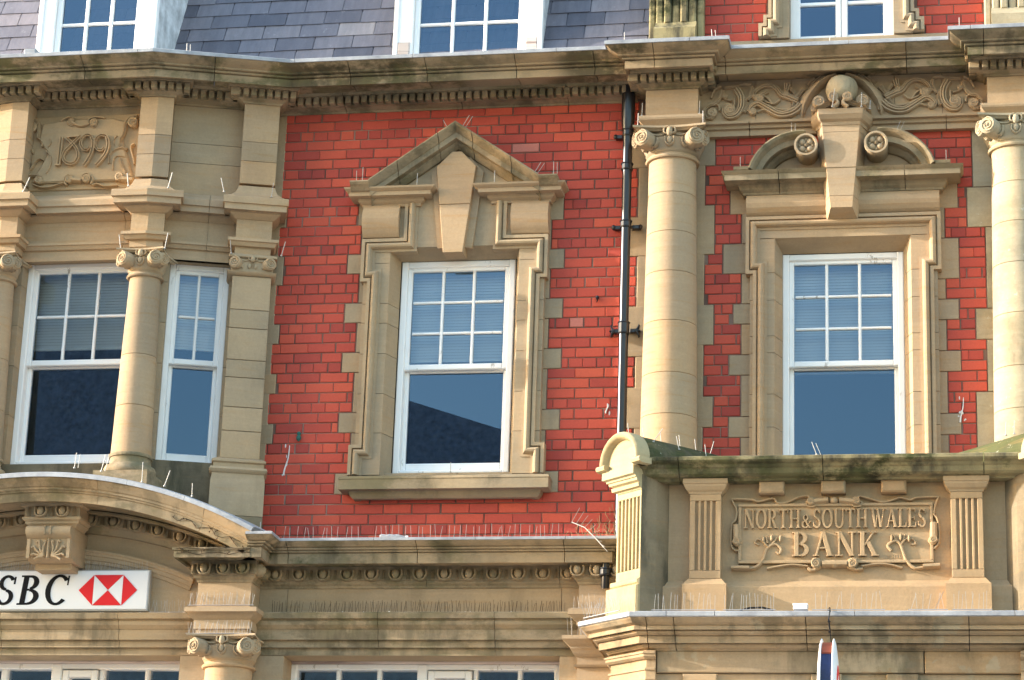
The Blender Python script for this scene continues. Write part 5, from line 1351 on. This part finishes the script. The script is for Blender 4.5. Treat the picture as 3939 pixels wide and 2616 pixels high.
mb = MB(); mb.loft([[(x_, cy_-.455*math.cos(a_)*.8, cz_+.458*math.sin(a_)) for a_ in [R(50+8*i) for i in range(7)]]+[(x_, cy_-.43*math.cos(a_)*.8, cz_+.43*math.sin(a_)) for a_ in [R(98-8*i) for i in range(7)]] for x_ in (-.992, -.922)]); build('rusty_rim', mb, 'rust', t)
mb = MB(); mb.loft([[(-.957+.068+q, cy_+r_*math.cos(2*math.pi*i/n)*.8, cz_+r_*math.sin(2*math.pi*i/n)) for i in range(n)] for r_, q in ((.30, -.012), (.30, .0), (.24, .004), (.24, -.01))]); build('red_ring', mb, 'red', t)
mb = MB(); mb.tube([(-.957, -1.2, 4.46), (-.957, -1.04, 4.46)], .02, 8); mb.tube([(-.957, -1.06, 4.30), (-.957, -1.06, 4.62)], .03, 8); build('bracket', mb, 'black', t)
mb = MB()
mb.tube([(-1.0, -1.12, 5.262), (-.975, -1.25, 5.27), (-.968, -1.32, 5.235), (-.978, -1.325, 5.17), (-.972, -1.28, 5.10), (-.966, -1.16, 5.0), (-.962, -1.5, 4.95), (-.957, -1.6, 4.90)], .006, 6)
for z in (5.155, 5.09): mb.ell(-.976, 1.32 if z > 5.1 else 1.27, z, .012, .012, .008, 6, 4)
o = build('cable', mb, 'black', None, loc=(-.97, -1.3, 4.9)); tag(o, 'black electric cable drooping over the porch ledge to the hanging sign', 'cable')
mb = MB(); mb.tube([(-1.62, -1.20, 5.262), (-1.55, -1.22, 5.275), (-1.46, -1.22, 5.278), (-1.38, -1.2, 5.262)], .007, 6)
o = build('loose_cable', mb, 'black', None, loc=(-1.5, -1.2, 5.26)); tag(o, 'short loose black cable lying among spikes on the porch ledge', 'cable')
mb = MB(); mb.block(-1.235, -1.135, 1.16, 1.24, 5.262, 5.300, .004); mb.block(-1.238, -1.132, 1.157, 1.243, 5.290, 5.304, .003)
o = build('junction_box', mb, 'signwhite', None, loc=(-1.185, -1.2, 5.262)); tag(o, 'small white plastic box sitting on the porch ledge below the carved name tablet', 'box')
# plastic bottle on the ledge
t = thing('plastic_bottle', 'crushed clear plastic bottle lying on the ledge among the spikes', 'bottle', (-4.40, -.50, 5.962))
mb = MB(); secs = []
for x_, r_ in ((-4.49, .004), (-4.488, .022), (-4.47, .026), (-4.44, .022), (-4.41, .026), (-4.38, .022), (-4.35, .025), (-4.32, .018), (-4.30, .011), (-4.285, .010)):
    secs.append([(x_, -.5+r_*math.cos(2*math.pi*i/12), 5.985+r_*math.sin(2*math.pi*i/12)) for i in range(12)])
mb.loft(secs); build('body', mb, 'plastic', t)
mb = MB(); mb.loft([[(x_, -.5+.012*math.cos(2*math.pi*i/10), 5.985+.012*math.sin(2*math.pi*i/10)) for i in range(10)] for x_ in (-4.284, -4.265)]); build('cap', mb, 'signwhite', t)
# bronze wall fixing
mb = MB(); mb.lathe(-5.325, -.02, [(.002, 6.985), (.012, 6.98), (.018, 6.965), (.012, 6.95), (.022, 6.935), (.02, 6.92), (.008, 6.905), (.002, 6.90)], 10)
o = build('wall_fixing', mb, 'green', None, loc=(-5.325, -.01, 6.90)); tag(o, 'small green bronze fixing on the brick wall left of the middle window', 'wall fixing')
mb = MB(); mb.lathe(-2.90, -.02, [(.002, 8.09), (.012, 8.085), (.016, 8.07), (.01, 8.06), (.002, 8.05)], 8); mb.tube([(-2.90, -.01, 8.06), (-2.90, -.035, 8.03)], .006, 6)
o = build('wall_fixing', mb, 'black', None, loc=(-2.90, -.01, 8.03)); tag(o, 'tiny black iron fixing on the brick wall left of the rainwater pipe', 'wall fixing')
# dried weeds by the pipe
mb = MB(); random.seed(5)
for k in range(46):
    x_, y_ = random.uniform(-3.02, -2.70), random.uniform(-.52, -.2); h_ = random.uniform(.05, .20)*(1 if x_ > -2.95 else .6)
    p = [(x_, y_, 5.955)]
    for q in range(3): p.append((p[-1][0]+random.uniform(-.03, .03), p[-1][1]+random.uniform(-.02, .02), p[-1][2]+h_/3))
    mb.tube(p, .0022, 3)
for k in range(26):
    x_, y_ = random.uniform(-2.76, -2.62), random.uniform(-.2, -.06); z_ = random.uniform(6.0, 6.25)
    p = [(x_, y_, z_)]
    for q in range(3): p.append((p[-1][0]+random.uniform(-.035, .035), p[-1][1]+random.uniform(-.02, .02), p[-1][2]+random.uniform(.01, .06)))
    mb.tube(p, .002, 3)
o = build('dried_weeds', mb, 'straw', None, loc=(-2.85, -.35, 5.955)); tag(o, 'tangle of dried weeds on the ledge at the foot of the rainwater pipe', 'plant')
# ivy stems on the arched pediment's right end
mb = MB(); random.seed(9)
def ivy(pts, n=8):
    mb.tube(pts, .0022, 4)
    for k in range(n):
        i = random.randrange(len(pts)-1); t_ = random.random(); p = Vector(pts[i]).lerp(Vector(pts[i+1]), t_)
        q = p+Vector((random.uniform(-.03, .03), -.006, random.uniform(-.03, .03))); mb.tube([tuple(p), tuple((p+q)/2+Vector((0, -.006, .004))), tuple(q)], .0022, 3)
        if k % 2 == 0: mb.ell(q.x, -q.y, q.z, .006, .005, .006, 6, 4)
arcp = lambda a, q, v: (PC+(PR-q)*math.sin(R(a)), -v, PZ+(PR-q)*math.cos(R(a)))
ivy([arcp(a, .165+.025*math.sin(a*2.1), .805) for a in [18+.9*i for i in range(12)]], 14)
ivy([(-6.03+.085*i, -.804, 5.80+.012*math.sin(i*2.2)) for i in range(8)], 10)
ivy([(-6.03+.085*i, -.815, 5.835+.006*math.sin(i*1.7)) for i in range(8)], 5)
o = build('ivy_stems', mb, 'stem', None, loc=(-5.8, -.81, 5.80)); tag(o, 'dead ivy stems clinging to the right end of the arched pediment', 'plant')

# ---------------------------------------------------------------- bird spikes
def spikes(label, pts, n, h, lean=.12, rows=1, rad=.0014, mat='wire', jit=.25, base=True):
    A, Bp = Vector(pts[0]), Vector(pts[1]); t = thing('bird_spike_strip', label, 'bird spikes', tuple((A+Bp)/2), 'bird spike strips on the ledges')
    random.seed(hash(len(label))*7+n)
    d = (Bp-A).normalized(); side = Vector((d.y, -d.x, 0))
    mb = MB()
    for r_ in range(rows):
        off = side*(.012*(r_-(rows-1)/2))
        for k in range(n):
            if random.random() < .06: continue
            p = A.lerp(Bp, (k+.5)/n+random.uniform(-.3, .3)/n)+off; hh = h*random.uniform(.82, 1.05)
            l_ = (lean*(r_-(rows-1)/2)*2 if rows > 1 else lean*.4)+random.gauss(0, .04)
            q = p+side*hh*l_+d*hh*random.gauss(.02, jit*.3)+Vector((0, 0, hh)); mb.tube([tuple(p), tuple(q)], rad, 3)
    build('spikes', mb, mat, t, smooth=False)
    if base:
        mb = MB(); n2 = side*.008; z_ = Vector((0, 0, .004))
        mb.loft([[tuple(p+n2), tuple(p+n2+z_), tuple(p-n2+z_), tuple(p-n2)] for p in (A, Bp)]); build('base_strip', mb, 'plastic', t)
    return t
spikes('long row of bird spikes along the lead ledge under the red brick wall', ((-5.27, -.53, 5.958), (-3.05, -.53, 5.958)), 46, .115, .15, 1, .0016)
spikes('row of thin bird spikes on the stone shelf over the shop window', ((-5.38, -.35, 5.422), (-3.02, -.35, 5.422)), 80, .09, .3, 2, .0013, 'stem')
spikes('row of fine bird spikes along the top of the white signboard', ((-7.72, -.34, 5.768), (-6.40, -.34, 5.768)), 64, .07, .3, 2, .0012)
spikes('short row of bird spikes on the shelf right of the white signboard', ((-6.36, -.36, 5.424), (-6.02, -.36, 5.424)), 12, .10, .3, 2, .0014)
spikes('bird spikes on top of the moulded block over the scrolled column capital', ((-5.97, -.60, 5.43), (-5.44, -.60, 5.43)), 16, .105, .3, 2, .0016)
spikes('bird spikes standing directly on the scrolled capital beside the shop window', ((-5.95, -.66, 5.197), (-5.42, -.66, 5.197)), 16, .10, .3, 2, .0016)
spikes('bird spikes on the small pilaster capital left of the porch corner', ((-3.0, -.48, 5.215), (-2.76, -.48, 5.215)), 8, .13, .5, 2, .0016)
spikes('bird spikes on the upper block of the pilaster left of the porch corner', ((-2.97, -.45, 5.43), (-2.72, -.45, 5.43)), 8, .10, .5, 2, .0014)
spikes('bird spikes on the slanting left side of the porch ledge', ((-2.80, -.93, 5.258), (-2.50, -1.21, 5.258)), 12, .115, .35, 2, .0018)
spikes('bird spikes on the porch ledge in front of the left fluted pilaster', ((-2.26, -1.24, 5.255), (-1.79, -1.24, 5.255)), 16, .125, .1, 1, .0017)
spikes('bird spikes on the porch ledge below the left end of the name tablet', ((-1.74, -1.24, 5.255), (-1.36, -1.24, 5.255)), 14, .12, .1, 1, .0017)
spikes('bird spikes on the porch ledge just right of the small white box', ((-1.10, -1.24, 5.255), (-.58, -1.24, 5.255)), 13, .13, .1, 1, .0017)
spikes('few bent bird spikes on the porch ledge below the right end of the name tablet', ((-.42, -1.24, 5.255), (-.14, -1.24, 5.255)), 7, .125, .1, 1, .0017, jit=.9)
spikes('bird spikes on the porch ledge in front of the right fluted pilaster', ((-.11, -1.24, 5.255), (.17, -1.24, 5.255)), 10, .13, .1, 1, .0017)
# the broken strip hanging off the end of the ledge
t = thing('bird_spike_strip', 'broken bird spike strip hanging off the ledge end beside the fluted corner pier', 'bird spikes', (-2.78, -.66, 6.0), 'bird spike strips on the ledges')
mb = MB(); pb_ = [(-2.965, -.60, 6.07), (-2.86, -.63, 6.02), (-2.77, -.66, 5.93), (-2.70, -.68, 5.85)]; mb.tube(pb_, .004, 6); build('base_strip', mb, 'rod', t)
mb = MB()
for i in range(10):
    s_ = i/9*2.99; k = int(s_); p = Vector(pb_[k]).lerp(Vector(pb_[k+1]), s_-k); q = p+Vector((.06-.03*(i > 5), -.01, .11-.02*i*.8)); mb.tube([tuple(p), tuple(q)], .0024 if i < 5 else .0016, 4)
build('spikes', mb, 'rod', t)

# ---------------------------------------------------------------- wire posts that carry the bird wires
def post(label, p, h=.09, lean=(0, 0), r_=.0042, pair=False):
    r_ *= .8
    t_ = thing('bird_wire_post', label, 'wire post', p, 'bird wire posts')
    mb = MB(); x_, y_, z_ = p
    q = (x_+lean[0], y_-.01, z_+h); mb.tube([p, q], r_, 6); build('rod', mb, 'rod', t_)
    mb = MB(); mb.lathe(x_, y_, [(.001, z_+.006), (.009, z_+.005), (.009, z_-.004)], 8); build('foot', mb, 'wire', t_)
    if pair:
        mb = MB(); mb.tube([(x_+.03, y_, z_), (x_+.03+lean[0], y_-.01, z_+h*.9)], r_*.8, 6); build('second_rod', mb, 'rod', t_)
    return t_
def rz(a): return PZ+(PR+.004)*math.cos(math.asin((a-PC)/PR))
post('pale rod at the left foot of the middle window pediment', (-4.91, -.22, 9.062), .10, (0, 0), .0035)
post('taller pale rod beside the left foot of the middle window pediment', (-4.86, -.22, 9.062), .13, (.003, 0), .004)
post('rod on the inner corner of the left pediment block over the middle window', (-4.40, -.20, 9.02), .11, (.004, 0))
post('rod on the inner corner of the right pediment block over the middle window', (-3.75, -.20, 9.02), .11, (.003, 0))
post('pair of rods at the right foot of the middle window pediment', (-3.255, -.22, 9.065), .12, (0, 0), .0035, True)
post('rod leaning left near the peak of the pointed pediment', (-4.155, -.2, 9.515), .08, (-.045, 0), .0032)
post('pair of rods leaning right near the peak of the pointed pediment', (-4.04, -.2, 9.53), .10, (.06, 0), .0034, True)
post('pair of rods leaning on the right slope of the pointed pediment', (-3.42, -.2, 9.10), .09, (.055, 0), .0034, True)
post('red tipped rod on the ledge corner left of the date panel', (-7.66, -.60, 8.93), .12, (.05, 0), .006)
post('pale rod on the ledge corner right of the date panel', (-6.74, -.62, 8.94), .11, (-.015, 0), .005)
post('thick rod on the ledge right of the middle bay pilaster', (-6.42, -.55, 8.94), .13, (.03, 0), .006)
post('thin rod on the bay ledge left of the end pilaster', (-5.98, -.42, 8.94), .12, (-.03, 0), .004)
post('thin rod on the bay ledge against the brick', (-5.60, -.32, 8.92), .12, (.012, 0), .0035)
post('thin rod above the left scroll of the bay corner capital', (-6.76, -.62, 8.39), .12, (-.02, 0), .0035)
post('rod above the right scroll of the bay corner capital', (-6.39, -.60, 8.39), .13, (.02, 0), .004)
post('thin rod above the left scroll of the end pilaster capital', (-5.90, -.36, 8.42), .13, (-.015, 0), .0035)
post('rod above the right scroll of the end pilaster capital', (-5.50, -.26, 8.42), .12, (.03, 0), .004)
post('pale rod on the left edge of the great column capital', (-2.55, -.37, 9.41), .11, (.005, 0), .004)
post('pale rod on the right edge of the great column capital', (-2.02, -.37, 9.41), .11, (0, 0), .0042)
post('rod on the left shoulder of the block over the great column', (-2.53, -.28, 9.535), .11, (.005, 0), .0035)
post('rod on the right shoulder of the block over the great column', (-2.06, -.28, 9.535), .11, (.003, 0), .0035)
post('bent rod at the left foot of the round topped pediment', (-1.73, -.22, 9.078), .09, (.0, 0), .0038)
post('rod at the right foot of the round topped pediment', (-.095, -.22, 9.078), .09, (.0, 0), .0038)
post('pair of rods on the left shoulder of the round topped pediment', (-1.32, -.2, 9.375), .085, (0, 0), .003, True)
post('pair of rods on the right shoulder of the round topped pediment', (-.48, -.2, 9.37), .07, (.03, 0), .003, True)
post('pale rod in front of the scrolls under the stone globe', (-.985, -.35, 9.525), .15, (.02, 0), .005)
post('rod to the right of the scrolls under the stone globe', (-.755, -.33, 9.525), .12, (.004, 0), .0045)
post('short rod on the capped keystone right corner', (-.69, -.28, 9.525), .07, (.006, 0), .0042)
post('pale rod on the upper cornice left of the attic brickwork', (-2.64, -.60, 10.062), .075, (0, 0), .0042)
post('pair of rods on the upper cornice break right of the stone console', (-1.93, -.58, 10.062), .075, (-.006, 0), .0045, True)
post('pale rod on the upper cornice at the right edge', (.03, -.60, 10.062), .075, (0, 0), .0045)
post('pair of rods on the lead of the bay cornice below the slates', (-6.30, -.70, 10.06), .10, (0, 0), .0045, True)
post('short rod on the lead sill below the attic window', (-1.0, -.38, 10.06), .06, (0, 0), .004)
post('pair of splayed rods on the balcony coping below the right window', (-1.07, -1.15, 6.43), .095, (-.035, 0), .0042, True)
post('pair of rods on the crown of the arched pediment left of the bay column', (-6.80, -1.12, rz(-6.80)-.01), .12, (.012, 0), .0035, True)
post('rod at the foot of the bay corner column', (-6.39, -.70, 6.40), .16, (0, 0), .0036)
post('pair of leaning rods on the arched pediment below the bay corner column', (-6.58, -1.12, rz(-6.58)-.01), .13, (.03, 0), .0045, True)
post('leaning rod on the right slope of the arched pediment', (-6.06, -1.12, rz(-6.06)-.01), .12, (.04, 0), .004)
post('hooked rod on the right slope of the arched pediment', (-5.84, -1.1, rz(-5.84)-.01), .10, (0, 0), .0035)
post('pale rod where the arched pediment meets the lead ledge', (-5.42, -.62, 5.965), .12, (0, 0), .0045)
post('pale rod on the sill of the middle window', (-4.03, -.12, 6.60), .08, (0, 0), .004)
FB1 = Fr(E2[0], E2[1], PB)
for i, (v_, an, lab) in enumerate(((.0, 95, 'first rod behind the arch on the mossy barrel top'), (-.16, 98, 'second rod along the crest of the mossy barrel top'), (-.32, 95, 'third rod along the crest of the mossy barrel top'), (-.50, 92, 'fourth rod along the crest of the mossy barrel top'), (-.66, 92, 'fifth rod along the crest of the mossy barrel top'), (-.78, 85, 'last leaning rod at the back of the mossy barrel top'))):
    p = FB1(-.14+.22*math.cos(R(an)), v_, 6.40+.222*math.sin(R(an))); post(lab, p, .10, (-.01 if i < 5 else .03, 0), .0038)
for v_, an, ln, lab in ((-.1, 48, .07, 'leaning rod on the front flank of the mossy barrel top'), (-.34, 42, -.02, 'upright rod on the middle flank of the mossy barrel top'), (-.6, 36, -.01, 'upright rod on the rear flank of the mossy barrel top')):
    p = FB1(-.14+.22*math.cos(R(an)), v_, 6.40+.222*math.sin(R(an))); post(lab, p, .10, (ln, 0), .0042)
for p, lab in (((.30, -1.0, 6.60), 'rod on the mossy barrel top at the right edge'), ((.36, -1.0, 6.61), 'second rod on the mossy barrel top at the right edge')): post(lab, p, .10, (.004, 0), .0042)

# bird droppings on brick and stone
def splat(label, u, z, h, w_, v, n=5, seed=1):
    random.seed(seed); mb = MB()
    mb.relief([(u, z+h), (u+random.uniform(-.01, .01), z+h*.6), (u-h*.12, z+h*.2), (u-h*.14, z)], w_, .002, v+.010, (.4, 1), 'flat')
    for k in range(n): mb.ell(u+random.uniform(-.03, .03)-h*.08, v, z+random.uniform(0, h), random.uniform(.004, .009), .003, random.uniform(.006, .02), 6, 4)
    o = build('bird_dropping', mb, 'dropping', None, loc=(u, -v, z)); tag(o, label, 'bird dropping', kind='stuff'); return o
splat('white bird dropping streak on the brick left of the middle window', -5.40, 6.62, .25, .012, .004, 4, 3)
splat('white bird dropping splash on the brick strip beside the right edge column', .0, 6.98, .20, .014, .004, 7, 8)
splat('white bird dropping streak on the brick left of the rainwater pipe', -2.80, 7.10, .08, .012, .004, 3, 5)
mb = MB(); random.seed(21)
for k in range(70):
    u = random.uniform(-5.35, -3.05); mb.ell(u, .383, 5.41+random.uniform(-.03, .012), random.uniform(.002, .008), .003, random.uniform(.002, .010), 6, 4)
for k in range(24):
    u = random.uniform(-6.9, -6.02); mb.ell(u, .383, 5.41+random.uniform(-.015, .012), random.uniform(.003, .010), .003, random.uniform(.002, .006), 6, 4)
o = build('bird_droppings', mb, 'dropping', None, loc=(-4.2, -.38, 5.40)); tag(o, 'white bird droppings spattered along the stone shelf over the shop windows', 'bird droppings', kind='stuff')

# ================================================================== THE STREET
def plane(name, x0, x1, y0, y1, z, mat):
    mb = MB(); mb.add([(x0, y0, z), (x1, y0, z), (x1, y1, z), (x0, y1, z)], [(0, 1, 2, 3)]); o = build(name, mb, mat, None, smooth=False); o['kind'] = 'structure'; return o
plane('ground', -600, 600, -600, 600, 0, 'paving')
plane('road', -400, 400, -22, -7, .004, 'asphalt')
# the building across the street, seen only as a reflection in the lower panes
t = thing('opposite_building', 'dark slate roofed building across the street reflected in the middle window', 'building', (-22, -36, 0))
mb = MB(); mb.box(-42, -4.0, 30, 44, 0, 13.4); build('wall', mb, 'render', t)
mb = MB(); mb.loft([[(-42.6, -29.5, 13.3), (-42.6, -44.5, 13.3), (-42.6, -31.3, 20.3)], [(-3.0, -29.5, 13.3), (-3.0, -44.5, 13.3), (-21.0, -31.2, 19.5)]]); mb.loft([[(-42.6, -29.4, 13.3), (-42.6, -44, 13.3), (-42.6, -31.2, 23.5)], [(-15.2, -29.4, 13.3), (-15.2, -44, 13.3), (-15.4, -31.2, 23.5)]]); build('roof', mb, 'farslate', t)
